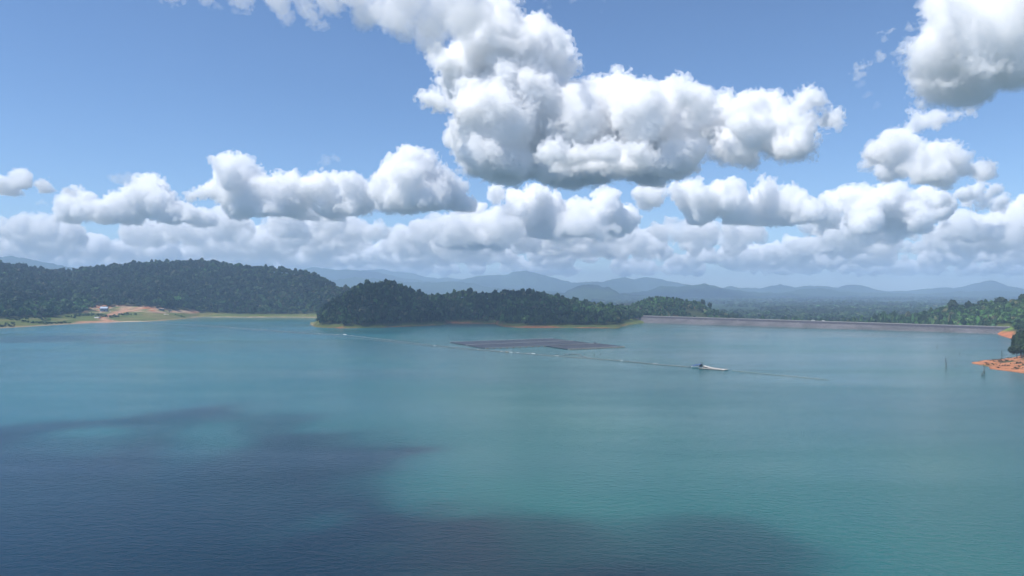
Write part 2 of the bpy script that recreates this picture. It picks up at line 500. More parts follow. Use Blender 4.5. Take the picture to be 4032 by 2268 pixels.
q2 = np.stack([i2[:-1, :-1], i2[1:, :-1], i2[1:, 1:], i2[:-1, 1:]], -1).reshape(-1, 4)
q2 = q2[HZ.ravel()[q2].max(1) > -1.5]
me = mesh_np('headland', np.stack([HX, HY, HZ], -1).reshape(-1, 3), q2, SOIL, True)
hn = fbm2(HX, HY, 8, 4, 51); hn2 = fbm2(HX, HY, 3, 3, 57)
ct = np.tile(np.array((0.40, 0.168, 0.08)), HX.shape + (1,))
def hput(k, col):
    k = np.clip(k, 0, 1)[..., None]; ct[:] = ct * (1 - k) + col * k
hput(smooth(0.2, 0.9, hn + 0.5 * hn2) * smooth(5, 14, HD) * 0.85, np.array((0.085, 0.075, 0.04)))
hput(smooth(22, 34, HD + 5 * hn), SHADE * 1.2)
hput((1 - smooth(0.5, 2.0, HD + 0.4 * hn2)) * 0.6, RED * 0.45)
hput(np.exp(-(((HX - 370) / 6) ** 2 + ((HY - 560) / 5) ** 2)), GRASS)
set_tint(me, ct.reshape(-1, 3))
headland = tag(link('headland', me), kind='structure')
def head_z(x, y):
    i = int(np.clip((x - hx[0]) / 2, 0, nx2 - 1)); j = int(np.clip((y - hy[0]) / 2, 0, ny2 - 1))
    return float(HZ[i, j])

# ---------------------------------------------------------------- plain and mountains beyond
def plain_material():
    m, nt = new_mat('plain_cover')
    g = nt.nodes.new('ShaderNodeNewGeometry')
    mp = nt.nodes.new('ShaderNodeMapping'); mp.inputs['Scale'].default_value = (0.5, 1, 1)
    nt.links.new(g.outputs['Position'], mp.inputs['Vector'])
    n1 = noise_node(nt, 0.0022, 6, 0.6, mp.outputs[0]); n2 = noise_node(nt, 0.03, 6, 0.7, g.outputs['Position'])
    r = ramp(nt, n1.outputs['Fac'], [(0.35, (0.018, 0.034, 0.012)), (0.5, (0.028, 0.05, 0.018)), (0.62, (0.04, 0.066, 0.024)), (0.74, (0.06, 0.08, 0.03))])
    r2 = ramp(nt, n2.outputs['Fac'], [(0.35, 0.45), (0.65, 1.35)])
    mx = N(nt, 'ShaderNodeMix', data_type='RGBA', blend_type='MULTIPLY'); mx.inputs[0].default_value = 1
    nt.links.new(r.outputs[0], mx.inputs[6]); nt.links.new(r2.outputs[0], mx.inputs[7])
    p = N(nt, 'ShaderNodeBsdfPrincipled', Roughness=1.0); p.inputs['Specular IOR Level'].default_value = 0.0
    nt.links.new(mx.outputs[2], p.inputs['Base Color'])
    b = N(nt, 'ShaderNodeBump', Strength=1.0, Distance=14.0); nt.links.new(n2.outputs['Fac'], b.inputs['Height']); nt.links.new(b.outputs[0], p.inputs['Normal'])
    out(nt, p.outputs[0])
    return m
PLAIN = plain_material()
me = bpy.data.meshes.new('ground')
me.from_pydata([(-40000, -8000, -21), (40000, -8000, -21), (40000, 45000, -21), (-40000, 45000, -21)], [], [(0, 1, 2, 3)]); me.materials.append(PLAIN)
tag(link('ground', me), kind='structure')

def mountain(name, tab, D, depth, seed, rise=0):
    tab = np.array(tab, float)
    step = 5.0
    p = np.arange(tab[0, 0] - 260, tab[-1, 0] + 260, step)
    top = np.interp(p, tab[:, 0], tab[:, 1])
    X = (p - W0 / 2) / F * D
    zr = CAMZ + (HOR - top) / F * D
    e = smooth(0, 240, np.minimum(p - p[0], p[-1] - p)); zr = -21 + (zr + 21) * e
    zr = zr + (fbm2(X, X * 0, 240, 5, seed) * 6 + np.abs(noise2(X, X * 0, 40, seed + 9)) * 5) * e
    v = np.concatenate([np.linspace(-1, 0, 22), np.linspace(0.08, 1.0, 10)])
    XX = np.repeat(X[:, None], len(v), 1)
    YY = D + v[None, :] * depth * (1 + 0.25 * fbm2(X, X * 0, 900, 3, seed + 3))[:, None] * np.ones_like(XX)
    prf = np.clip(1 - np.abs(v), 0, 1) ** 1.15
    gul = np.abs(fbm2(XX, YY * 0.6, 420, 4, seed + 5)) * 0.30 * np.sin(np.pi * np.clip(1 - np.abs(v), 0, 1))[None, :]
    ZZ = -24 + (zr[:, None] + 24) * np.clip(prf[None, :] * (1 - gul), 0, 1) + fbm2(XX, YY, 90, 3, seed + 7) * 3 * (np.abs(v) > 0.01)[None, :]
    a, b = XX.shape
    k = np.arange(a * b).reshape(a, b)
    q = np.stack([k[:-1, :-1], k[1:, :-1], k[1:, 1:], k[:-1, 1:]], -1).reshape(-1, 4)
    me = mesh_np(name, np.stack([XX, YY, ZZ], -1).reshape(-1, 3), q, PLAIN, True)
    return tag(link(name, me), kind='structure')

mountain('mountain', [(-700, 1030), (-300, 1012), (0, 1016), (47, 1010), (98, 1019), (157, 1033), (219, 1045), (282, 1056), (500, 1090)], 7000, 1200, 100)
mountain('mountain', [(1100, 1066), (1188, 1060), (1235, 1051), (1290, 1060), (1333, 1066), (1360, 1064), (1423, 1070), (1493, 1074), (1548, 1084), (1587, 1097), (1642, 1098), (1681, 1109), (1800, 1130)], 9400, 1500, 120)
mountain('mountain', [(1300, 1075), (1407, 1064), (1509, 1060), (1548, 1068), (1626, 1076), (1689, 1090), (1724, 1099), (1751, 1093), (1790, 1099), (1833, 1101), (1950, 1112)], 11400, 1500, 140)
mountain('mountain', [(1200, 1108), (1305, 1101), (1391, 1093), (1470, 1097), (1587, 1109), (1610, 1113), (1802, 1112), (1861, 1115), (1939, 1133), (2000, 1137), (2140, 1150)], 7600, 1300, 160)
mountain('mountain', [(1716, 1110), (1822, 1101), (1880, 1088), (1947, 1086), (2000, 1084), (2023, 1074), (2070, 1066), (2098, 1073), (2157, 1087), (2211, 1103), (2250, 1113), (2313, 1109), (2348, 1108), (2368, 1111), (2411, 1101), (2462, 1088), (2501, 1101), (2540, 1091), (2587, 1097), (2634, 1111), (2689, 1120), (2800, 1140)], 9600, 1500, 180)
mountain('mountain', [(2225, 1160), (2274, 1136), (2321, 1127), (2391, 1134), (2423, 1146), (2440, 1160)], 5600, 600, 200)
mountain('mountain', [(2550, 1150), (2599, 1132), (2665, 1128), (2724, 1124), (2771, 1115), (2806, 1124), (2841, 1136), (2920, 1148), (3060, 1158)], 7000, 900, 220)
mountain('mountain', [(2700, 1146), (2849, 1132), (2877, 1126), (2900, 1134), (2935, 1136), (2986, 1140), (3032, 1126), (3068, 1121), (3096, 1124), (3132, 1132), (3160, 1126), (3192, 1122), (3224, 1128), (3248, 1125), (3296, 1134), (3333, 1122), (3361, 1120), (3401, 1126), (3449, 1142), (3481, 1148), (3549, 1145), (3589, 1150), (3649, 1138), (3721, 1130), (3773, 1138), (3821, 1122), (3857, 1110), (3889, 1106), (3937, 1116), (3961, 1126), (3993, 1132), (4032, 1142), (4200, 1140), (4600, 1120)], 9200, 1300, 240)
mountain('mountain', [(3080, 1150), (3160, 1140), (3240, 1136), (3300, 1146), (3420, 1152), (3600, 1158), (3800, 1150), (3900, 1146), (4000, 1150), (4200, 1155)], 7600, 800, 260)

# the air: haze over lake, plain and mountains
hz, nt = new_mat('haze_air')
v = N(nt, 'ShaderNodeVolumePrincipled', Density=1.4e-4, Anisotropy=0.0)
v.inputs['Color'].default_value = (0.53, 0.74, 1.0, 1)
v.inputs['Density Attribute'].default_value = ''
out(nt, v.outputs[0], vol=True)
try: hz.cycles.homogeneous_volume = True
except Exception: pass
haze = MB().box((0, 5200, 190), (33000, 17400, 424)).build('haze', hz)
tag(haze, 'pale blue haze over the plain and the mountains', 'haze', kind='stuff')
# ---------------------------------------------------------------- the rockfill dam
def rip_material():
    m, nt = new_mat('riprap_stone')
    g = nt.nodes.new('ShaderNodeNewGeometry')
    n1 = noise_node(nt, 0.9, 4, 0.7, g.outputs['Position']); n2 = noise_node(nt, 0.03, 4, 0.6, g.outputs['Position'])
    r = ramp(nt, n1.outputs['Fac'], [(0.3, (0.07, 0.066, 0.072)), (0.55, (0.14, 0.132, 0.138)), (0.75, (0.27, 0.25, 0.245))])
    r2 = ramp(nt, n2.outputs['Fac'], [(0.35, 0.7), (0.68, 1.3)])
    mx = N(nt, 'ShaderNodeMix', data_type='RGBA', blend_type='MULTIPLY'); mx.inputs[0].default_value = 1
    nt.links.new(r.outputs[0], mx.inputs[6]); nt.links.new(r2.outputs[0], mx.inputs[7])
    p = N(nt, 'ShaderNodeBsdfPrincipled', Roughness=0.9)
    nt.links.new(mx.outputs[2], p.inputs['Base Color'])
    out(nt, p.outputs[0])
    return m
RIP = rip_material()
ROAD = simple('pale_road', (0.27, 0.255, 0.24), 0.9, var=0.2, scale=0.3)
CONC = simple('concrete', (0.30, 0.28, 0.27), 0.85, var=0.25, scale=0.4)
BAND_SHADE = simple('painted_band_shade', (0.04, 0.036, 0.046), 0.9, var=0.3, scale=0.5)  # near-black tone stands in for the shade at the top of the dam face
EARTH = simple('grassed_slope', (0.07, 0.09, 0.03), 0.95, var=0.4, scale=0.1)

def dam_pt(s, t, z):
    q = DAM_A + DT * s + DN * t
    return (q[0], q[1], z)
def crest_z(s): return 11.6 - 2.6 * s / DLEN
dam = empty('dam', (float((DAM_A[0] + DAM_B[0]) / 2), float((DAM_A[1] + DAM_B[1]) / 2), 0))
tag(dam, 'long straight rockfill dam of grey-purple stone with a pale road on top', 'dam')
def dam_part(name, mb, mat, sm=False, parent=None):
    o = dam.location
    mb.v = [(x - o.x, y - o.y, z - o.z) for x, y, z in mb.v]
    return mb.build(name, mat, parent or dam, sm)
# body: crest and downstream side, with the stone face laid on it
body = MB()
sec = [(-14, -7.2), (16.6, -4.2), (28.5, -0.9), (36, -0.35), (78, -33)]
for s in np.linspace(-30, DLEN + 40, 40):
    body.v += [dam_pt(s, t, (crest_z(np.clip(s, 0, DLEN)) + dz) if i in (1, 2, 3) else (dz if i == 0 else -22)) for i, (t, dz) in enumerate(sec)]
for k in range(39):
    for i in range(4):
        a = k * 5 + i
        body.f.append((a, a + 5, a + 6, a + 1))
dam_part('embankment', body, EARTH)
# stone face: thousands of rocks, far too small to tell apart, real relief all the same
rr = np.random.default_rng(5)
NS = 9000
s_ = rr.uniform(-24, DLEN + 30, NS); w_ = rr.random(NS)
zc = 11.6 - 2.6 * np.clip(s_, 0, DLEN) / DLEN
t_ = -4 + w_ * 20.8; z_ = -2.2 + w_ * (zc - 3.6 + 2.2)
sz = rr.uniform(0.6, 1.5, NS)
base = np.array([(1, 0, 0), (-1, 0, 0), (0, 1, 0), (0, -1, 0), (0, 0, 1), (0, 0, -1)], float)
tri = np.array([(0, 2, 4), (2, 1, 4), (1, 3, 4), (3, 0, 4), (2, 0, 5), (1, 2, 5), (3, 1, 5), (0, 3, 5)])
V = base[None] * (rr.uniform(0.6, 1.25, (NS, 6, 1)) * sz[:, None, None])
ang = rr.uniform(0, 6.28, NS); ca, sa = np.cos(ang)[:, None], np.sin(ang)[:, None]
V = np.stack([V[..., 0] * ca - V[..., 1] * sa, V[..., 0] * sa + V[..., 1] * ca, V[..., 2] * 0.8], -1)
C0 = np.stack([DAM_A[0] + DT[0] * s_ + DN[0] * t_, DAM_A[1] + DT[1] * s_ + DN[1] * t_, z_], -1)
V = (V + C0[:, None]).reshape(-1, 3) - np.array(dam.location)
Fc = (tri[None] + (np.arange(NS) * 6)[:, None, None]).reshape(-1, 3)
rip = link('riprap', mesh_np('riprap', V, Fc, RIP), dam); rip['kind'] = 'stuff'
bed = MB()
for s in np.linspace(-30, DLEN + 40, 60):
    c = crest_z(np.clip(s, 0, DLEN))
    bed.v += [dam_pt(s, -12, -6.1), dam_pt(s, 17.0, c - 3.5)]
for k in range(59): bed.f.append((k * 2, k * 2 + 2, k * 2 + 3, k * 2 + 1))
dam_part('stone_bed', bed, RIP)
# dark strip that paints the shade below the kerb; road and kerb
wall = MB(); road = MB(); kerb = MB()
S = np.linspace(-16, DLEN + 26, 30)
for a, b in zip(S[:-1], S[1:]):
    za, zb = crest_z(np.clip(a, 0, DLEN)), crest_z(np.clip(b, 0, DLEN))
    for mb, t0, t1, d0, d1 in ((wall, 17.1, 25.4, -4.4, -0.5), (road, 28.0, 36.0, -0.8, -0.1), (kerb, 26.9, 27.6, -1.0, 0.55)):
        top0 = -3.1 if mb is wall else d1
        vs = [dam_pt(a, t0, za + d0), dam_pt(b, t0, zb + d0), dam_pt(b, t1, zb + d0), dam_pt(a, t1, za + d0),
              dam_pt(a, t0, za + top0), dam_pt(b, t0, zb + top0), dam_pt(b, t1, zb + d1), dam_pt(a, t1, za + d1)]
        mb.add(vs, [(4, 5, 6, 7), (0, 1, 5, 4), (2, 3, 7, 6)])
dam_part('painted_shade_band', wall, BAND_SHADE); dam_part('road', road, ROAD); dam_part('kerb', kerb, simple('pale_concrete', (0.30, 0.285, 0.27), 0.85, var=0.15, scale=0.3))

# two parked white cars on the crest
WHITEP = simple('white_paint', (0.75, 0.75, 0.74), 0.35, var=0.08); GLASSD = simple('dark_glass', (0.02, 0.025, 0.03), 0.08, var=0.1); TYRE = simple('tyre_rubber', (0.02, 0.02, 0.02), 0.9)
def make_car(name, label, s, big):
    z = crest_z(s)
    q = dam_pt(s, 31.0, z - 0.08)
    rz = math.atan2(DT[1], DT[0])
    root = empty(name, q, rz); tag(root, label, 'car', 'cars on the dam crest')
    L, Wd, Hh = (5.2, 1.9, 1.9) if big else (4.3, 1.75, 1.5)
    b = MB(); b.box((0, 0, 0.62), (L, Wd, 0.62)); b.box((0, 0, 0.98), (L * 0.97, Wd * 0.96, 0.12), top=0.97); b.build('body', WHITEP, root)
    c = MB(); c.box((-L * 0.06, 0, 1.04 + (Hh - 1.1) / 2), (L * (0.72 if big else 0.58), Wd * 0.9, Hh - 1.1), top=0.84); cab = c.build('cabin', GLASSD, root)
    r = MB(); r.box((-L * 0.06, 0, Hh + 0.0), (L * (0.60 if big else 0.48), Wd * 0.78, 0.09)); r.build('roof', WHITEP, root)
    for sx in (-1, 1):
        for sy in (-1, 1):
            w = MB(); w.tube([(sx * L * 0.32, sy * Wd * 0.42, 0.33), (sx * L * 0.32, sy * Wd * 0.51, 0.33)], 0.33, 10); w.build('wheel', TYRE, root)
sc1 = (wat(3190, 1290)[:2] - DAM_A) @ DT
make_car('parked_car', 'larger white car on the dam road, left of the two', float(sc1), True)
make_car('parked_car', 'smaller white car on the dam road, right of the two', float(sc1) + 15.5, False)
# ---------------------------------------------------------------- clouds (real volumes: a dense core and a thin fringe round it)
def surface_net(f, org, h):
    """closed surface f=0 (inside f>0) of a grid as quads"""
    s = f > 0
    nx, ny, nz = f.shape
    cnt = np.zeros((nx - 1, ny - 1, nz - 1), np.int8)
    for a in (0, 1):
        for b in (0, 1):
            for c in (0, 1):
                cnt += s[a:nx - 1 + a, b:ny - 1 + b, c:nz - 1 + c]
    act = (cnt > 0) & (cnt < 8)
    idx = np.full(act.shape, -1, np.int32)
    I = np.argwhere(act)
    idx[act] = np.arange(len(I))
    acc = np.zeros((len(I), 3), np.float32); num = np.zeros(len(I), np.float32)
    corners = [(a, b, c) for a in (0, 1) for b in (0, 1) for c in (0, 1)]
    vals = {k: f[I[:, 0] + k[0], I[:, 1] + k[1], I[:, 2] + k[2]] for k in corners}
    for k in corners:
        for ax in range(3):
            if k[ax] == 0:
                k2 = list(k); k2[ax] = 1; k2 = tuple(k2)
                v0, v1 = vals[k], vals[k2]
                m = (v0 > 0) != (v1 > 0)
                t = np.where(m, v0 / np.where(m, v0 - v1, 1), 0)
                p = np.tile(np.array(k, np.float32), (len(I), 1)); p[:, ax] = t
                acc[m] += p[m]; num[m] += 1
    V = (I + acc / np.maximum(num, 1)[:, None]) * h + org
    F_ = []
    for ax in range(3):
        o1, o2 = [(1, 2), (2, 0), (0, 1)][ax]
        sl0 = [slice(1, -1)] * 3; sl1 = [slice(1, -1)] * 3
        sl0[ax] = slice(0, f.shape[ax] - 1); sl1[ax] = slice(1, f.shape[ax])
        a, b = s[tuple(sl0)], s[tuple(sl1)]
        for flip, m in ((False, a & ~b), (True, ~a & b)):
            E = np.argwhere(m)
            if not len(E): continue
            E[:, o1] += 1; E[:, o2] += 1
            q = []
            for d1, d2 in ((-1, -1), (0, -1), (0, 0), (-1, 0)):
                c = E.copy(); c[:, o1] += d1; c[:, o2] += d2
                q.append(idx[c[:, 0], c[:, 1], c[:, 2]])
            q = np.stack(q, 1)
            F_.append(q[:, ::-1] if flip else q)
    return V, np.concatenate(F_)

def cloud_mat(name, density):
    m, nt = new_mat(name)
    v = N(nt, 'ShaderNodeVolumeScatter', Density=density, Anisotropy=0.0)
    v.inputs['Color'].default_value = (1.0, 1.0, 1.0, 1)
    out(nt, v.outputs[0], vol=True)
    try: m.cycles.homogeneous_volume = True
    except Exception: pass
    return m

_cm = {}
def cmat(d):
    k = round(d, 5)
    if k not in _cm: _cm[k] = cloud_mat('cloud_vapour', k)
    return _cm[k]

def up2(a, n):
    """doubles a coarse field along every axis (linear), cut to shape n"""
    for ax in range(3):
        b = np.moveaxis(a, ax, 0)
        o = np.empty((2 * b.shape[0] - 1,) + b.shape[1:], np.float32)
        o[::2] = b; o[1::2] = 0.5 * (b[1:] + b[:-1])
        a = np.moveaxis(o, 0, ax)
    return a[:n[0], :n[1], :n[2]]

NB = 128
LAMS = ((17, 0.6), (9, 0.6), (5, 0.45), (3, 0.2))                 # wavelength in voxels, share of billow
def fine_bands(seed):
    """periodic bands of turbulence, each of unit strength"""
    r = np.random.default_rng(seed)
    k = np.sqrt(np.fft.fftfreq(NB)[:, None, None] ** 2 + np.fft.fftfreq(NB)[None, :, None] ** 2 + np.fft.rfftfreq(NB)[None, None, :] ** 2)
    lk = np.log(np.maximum(k, 1e-6)); res = []
    src = np.fft.rfftn(r.standard_normal((NB, NB, NB)))
    for lam, bil in LAMS:
        g = np.fft.irfftn(src * np.exp(-((lk + math.log(lam)) / 0.35) ** 2), (NB, NB, NB)).astype(np.float32)
        g /= g.std()
        res.append(bil * (np.abs(g) - 0.8) * 1.4 + (1 - bil) * g)
    return res
FINE = [fine_bands(1), fine_bands(2)]
def fine(bands, shape, r, h, rm, kk, wt=(1, 1, 1, 1)):
    b = sum(g * (q * kk * rm * min(lam * h / (0.3 * rm), 1.0) ** 0.45) for g, (lam, _), q in zip(bands, LAMS, wt))
    o = r.integers(0, NB, 3); ix = [(np.arange(n) + o[i]) % NB for i, n in enumerate(shape)]
    return b[ix[0]][:, ix[1]][:, :, ix[2]]

def slow(cs, step, cell, r):
    return up2(lattice_noise((np.array(cs) + 1) // 2 + 1, 2 * step, cell, r), cs)

def cloud(name, blobs, base, h, label, seed=0, dens=0.006, fringe=0.0135, warp=1.0, group=None, rough=1.0, kind=None, soft=1.0, shrink=0.09, basevar=0.07):
    """blobs: (x, y, z, r) world spheres; base: height of the flat underside; h: voxel"""
    r = np.random.default_rng(seed)
    B = np.array(blobs, np.float32)
    rm = float(np.sort(B[:, 3])[-max(6, len(B) // 6):].mean())
    pad = 0.4 * rm + 4 * h
    lo = (B[:, :3] - B[:, 3:4]).min(0) - pad
    hi = (B[:, :3] + B[:, 3:4]).max(0) + pad
    lo[2] = max(lo[2], base - (0.18 + 2.2 * basevar) * rm - 4 * h)
    cs = np.ceil((hi - lo) / (2 * h)).astype(int) + 2
    xs, ys, zs = [lo[i] + np.arange(cs[i]) * 2 * h for i in range(3)]
    f = np.full(cs, -rm, np.float32)
    # the spheres are bent and torn by slow noise so that none stays round
    wx, wy, wz = [(slow(cs, 2 * h, rm * 0.95, r) * 0.18 + slow(cs, 2 * h, rm * 0.42, r) * 0.11).astype(np.float32) * rm * warp for _ in range(3)]
    for bx, by, bz, br in B:
        R = br + 0.6 * rm
        i0, i1 = np.searchsorted(xs, [bx - R, bx + R]); j0, j1 = np.searchsorted(ys, [by - R, by + R]); k0, k1 = np.searchsorted(zs, [bz - R, bz + R])
        if i1 <= i0 or j1 <= j0 or k1 <= k0: continue
        sl = (slice(i0, i1), slice(j0, j1), slice(k0, k1))
        d = np.sqrt((xs[i0:i1, None, None] - bx + wx[sl]) ** 2 + (ys[None, j0:j1, None] - by + wy[sl]) ** 2 + (zs[None, None, k0:k1] - bz + wz[sl] * 0.7) ** 2)
        np.maximum(f[sl], br - d, out=f[sl])
    f += slow(cs, 2 * h, rm * 1.1, r) * 0.13 * rm * rough
    shape = 2 * cs - 1
    f = up2(f, shape)
    zs = lo[2] + np.arange(shape[2]) * h
    n = fine(FINE[0], shape, r, h, rm, 0.088 * rough)
    w = fine(FINE[1], shape, r, h, rm, 0.085, (0.3, 0.7, 1.15, 1.3))
    under = (base - zs)[None, None, :]
    bn = lattice_noise(shape[:2], h, rm * 0.8, r)[:, :, None] * basevar * rm
    sk = shrink * rm
    tp = np.clip(1.0 + f / (0.38 * rm), 0, 1)
    shells = []
    if kind == 'stuff':
        shells.append(('core', np.minimum(f + (n + w * 0.5) * tp - sk, -under * 0.9 + bn + n * 0.4), dens, h))
        if fringe > 0: shells.append(('fringe', np.minimum(f + (n + w) * tp + sk, -under + bn + n * 0.5 + 0.06 * rm)[::2, ::2, ::2].copy(), fringe, 2 * h))
    else:
        shells.append(('core', np.minimum(f + n * 0.5 - 0.14 * rm, -under * 0.9 + bn + n * 0.3)[::2, ::2, ::2].copy(), dens, 2 * h))
        shells.append(('fringe', np.minimum(f + (n * 1.05 + w * 1.6 * soft) * tp, -under + bn + n * 0.6 + 0.07 * rm), fringe, h))
    root = empty(name, (float(B[:, 0].mean()), float(B[:, 1].mean()), float(base)))
    tag(root, label, 'cloud', group, kind)
    inv = np.array(root.location)
    for nm, a, dn, hh in shells:
        a[0] = a[-1] = -1; a[:, 0] = a[:, -1] = -1; a[:, :, 0] = a[:, :, -1] = -1
        if dn <= 0 or (a > 0).sum() < 8: continue
        V, Q = surface_net(a, lo, hh)
        link(nm, mesh_np(nm, V - inv, Q, cmat(dn), True), root)['kind'] = 'stuff'
    return root

def pix_blobs(circles, D, spread, r, base, depth=0.0, fill=2, knobs=16):
    """circles in photo pixels at distance D -> spheres with real depth; more spheres fill the cloud's body behind and below"""
    res = []
    for (px, py, pr) in circles:
        d = D + r.uniform(-spread, spread)
        p = at(px, py, d); R = pr * d / F
        res.append((p[0], p[1], p[2], R))
        for k in range(fill):
            q = d + r.uniform(-1, 1) * depth
            res.append((p[0] + r.normal() * R * 0.4, q, max(base + R * 0.3, p[2] - R * r.uniform(0.1, 0.8)), R * r.uniform(0.6, 0.95)))
        for k in range(knobs):                                      # cauliflower heads on the upper and front side
            v = r.normal(size=3); v[2] = abs(v[2]) * 0.9; v[1] -= 0.3; v /= np.linalg.norm(v)
            q = R * r.uniform(0.12, 0.36)
            res.append((p[0] + v[0] * R * 0.92, p[1] + v[1] * R * 0.92, p[2] + v[2] * R * 0.92, q))
    return res
CR = np.random.default_rng(21)
BASE = 950.0
def sky_cloud(circles, D, label, seed, h, base=BASE, spread=200, depth=400, fill=2, knobs=16, **kw):
    return cloud('cumulus_cloud', pix_blobs(circles, D, spread, CR, base, depth, fill, knobs), base, h, label, seed, group='cumulus clouds', **kw)
c1 = [(2000,250,180),(1950,150,95),(2025,95,42),(2215,185,36),(2150,260,105),(1700,200,28),(1760,250,50),(1840,280,75),(2010,410,205),(1900,560,120),(1990,640,90),
      (1735,420,66),(1785,490,42),(2250,500,170),(2460,420,125),(2480,335,42),(2650,405,85),(2650,335,24),(2725,415,75),(2600,520,160),(2300,610,135),(2860,445,80),(2980,460,88),
      (3125,415,45),(3180,480,50),(3100,530,88),(2900,560,98),(3205,545,32),(2200,640,80),(2450,640,90),(2650,640,80)]
b1 = pix_blobs(c1, 5700, 250, CR, BASE, 550, 2, 15)
for q in range(22):                                                 # the broad flat base reaches towards the viewer
    d = CR.uniform(4850, 5700); p = at(CR.uniform(2120, 2680), 640, d); b1.append((p[0], d, BASE + CR.uniform(0, 40), CR.uniform(80, 130)))
cloud('cumulus_cloud', b1, BASE, 12.5, 'huge towering white cumulus with a dark flat base, right of the sky centre', 1, dens=0.014, group='cumulus clouds')
sky_cloud([(1640,665,82),(1560,720,80),(1500,745,58),(1720,740,82),(1800,770,56),(1680,790,70),(1600,800,60)], 8000, 'round-headed white cumulus with a flat grey base, near the sky centre', 2, 16)
sky_cloud([(870,680,48),(900,660,34),(960,695,66),(930,740,85),(1040,765,76),(830,755,48),(1130,745,66),(1240,745,58),(1300,705,38),(1380,755,66),(1000,800,66),(1150,800,66),(1300,800,66),(1430,785,56)], 8600, 'long lumpy white cloud row with a pointed left tower', 3, 17)
sky_cloud([(600,745,56),(560,790,56),(640,800,56),(480,830,66),(330,795,56),(400,840,56),(700,850,66),(290,840,40),(760,840,50)], 9300, 'white cloud row with two round heads, left of the long lumpy one', 4, 18)
sky_cloud([(90,715,44),(0,725,44),(180,735,38),(255,742,24),(-90,730,50)], 6400, 'flat white cloud cut by the left frame edge', 5, 13)
sky_cloud([(3470,590,60),(3540,560,66),(3610,490,46),(3700,455,32),(3760,460,20),(3560,620,70),(3690,625,74),(3760,660,54),(3440,620,36),(3650,680,70),(3600,560,50)], 6000, 'ragged leaning white cloud at the right with a trailing top', 6, 11, dens=0.010, fringe=0.010)
sky_cloud([(3900,110,185),(3700,190,110),(4000,250,120),(3660,240,60),(3900,290,60),(3500,130,24),(3480,210,24),(3950,0,180),(4060,110,170),(4100,-40,150),(3780,60,110)], 2900, 'pale grey cloud cut off by the upper right corner', 8, 8.5, base=900, depth=260, dens=0.010, fringe=0.010)
sky_cloud([(1300,9,57),(1450,34,67),(1560,52,72),(1700,62,82),(1830,72,77),(1940,114,47),(1100,-11,55),(960,-8,42),(820,-20,37),(680,-22,32),(1600,-16,87),(1780,-6,99),(1400,-31,74),(1530,106,30),(1880,14,77),(1240,54,25),(1200,14,45),(1990,74,32)], 2500, 'thin bright cloud sheet along the upper frame edge', 9, 7, base=900, spread=120, depth=130, dens=0.003, fringe=0.008, soft=1.5)
sky_cloud([(2050,8,22),(2150,-2,22),(2260,-4,20),(2380,2,14)], 2400, 'thin wisp of cloud at the upper frame edge', 10, 5, base=900, spread=60, depth=80, knobs=3, dens=0.003, fringe=0.003)
sky_cloud([(2560,760,46),(2700,770,62),(2860,770,74),(3000,770,62),(3060,825,80),(2920,840,70),(3130,790,54),(2760,810,56),(3170,840,60)], 9500, 'broad cumulus with a bright centre under the huge towering one', 11, 19)
sky_cloud([(3440,765,52),(3350,790,54),(3500,790,70),(3270,800,44),(3560,830,70),(3700,820,54),(3850,760,40),(3650,790,52),(3250,850,50),(3400,850,60),(3880,790,34)], 11300, 'bright knobbly cumulus row at the right below the leaning cloud', 12, 22)
sky_cloud([(2400,800,54),(2360,750,24),(2330,830,54),(2280,810,36),(2450,860,64),(2100,800,70),(2040,790,52),(2160,850,74),(2000,850,60),(1960,770,34),(2250,880,60)], 11800, 'jagged white cumulus below the left half of the huge one', 13, 23)
sky_cloud([(1860,850,50),(1830,910,60),(1900,940,60),(1780,950,50),(1950,960,50)], 15000, 'small pointed cumulus low over the central mountains', 14, 28)
sky_cloud([(3960,870,60),(4050,850,70),(3850,900,56),(3760,930,50),(3990,930,60)], 12500, 'pale cumulus low at the right frame edge', 15, 25)
# small wisps
sky_cloud([(1280,630,22),(1315,622,14),(1255,640,12)], 7000, 'faint small wisp in the blue above the long cloud row', 16, 10, base=700, spread=40, depth=60, knobs=2, dens=0.0008, fringe=0.0016)
sky_cloud([(460,700,22),(510,705,26),(430,695,14),(540,715,18)], 8000, 'thin wisp left of the two round cloud heads', 17, 12, base=700, spread=40, depth=60, knobs=2, dens=0.0012, fringe=0.002)
sky_cloud([(3395,325,14),(3420,370,16),(3450,410,14),(3380,300,10)], 5000, 'faint slanting wisp in the blue at the right', 18, 7, base=700, spread=30, depth=40, knobs=2, dens=0.0008, fringe=0.0014)
sky_cloud([(3800,765,34),(3720,780,26)], 8600, 'small white cloud below the leaning cloud', 19, 12, dens=0.008)
sky_cloud([(165,795,14),(150,800,10),(180,800,10)], 9000, 'tiny wisp below the flat left cloud', 20, 12, base=700, knobs=2, spread=30, depth=40, dens=0.0016, fringe=0.0016)
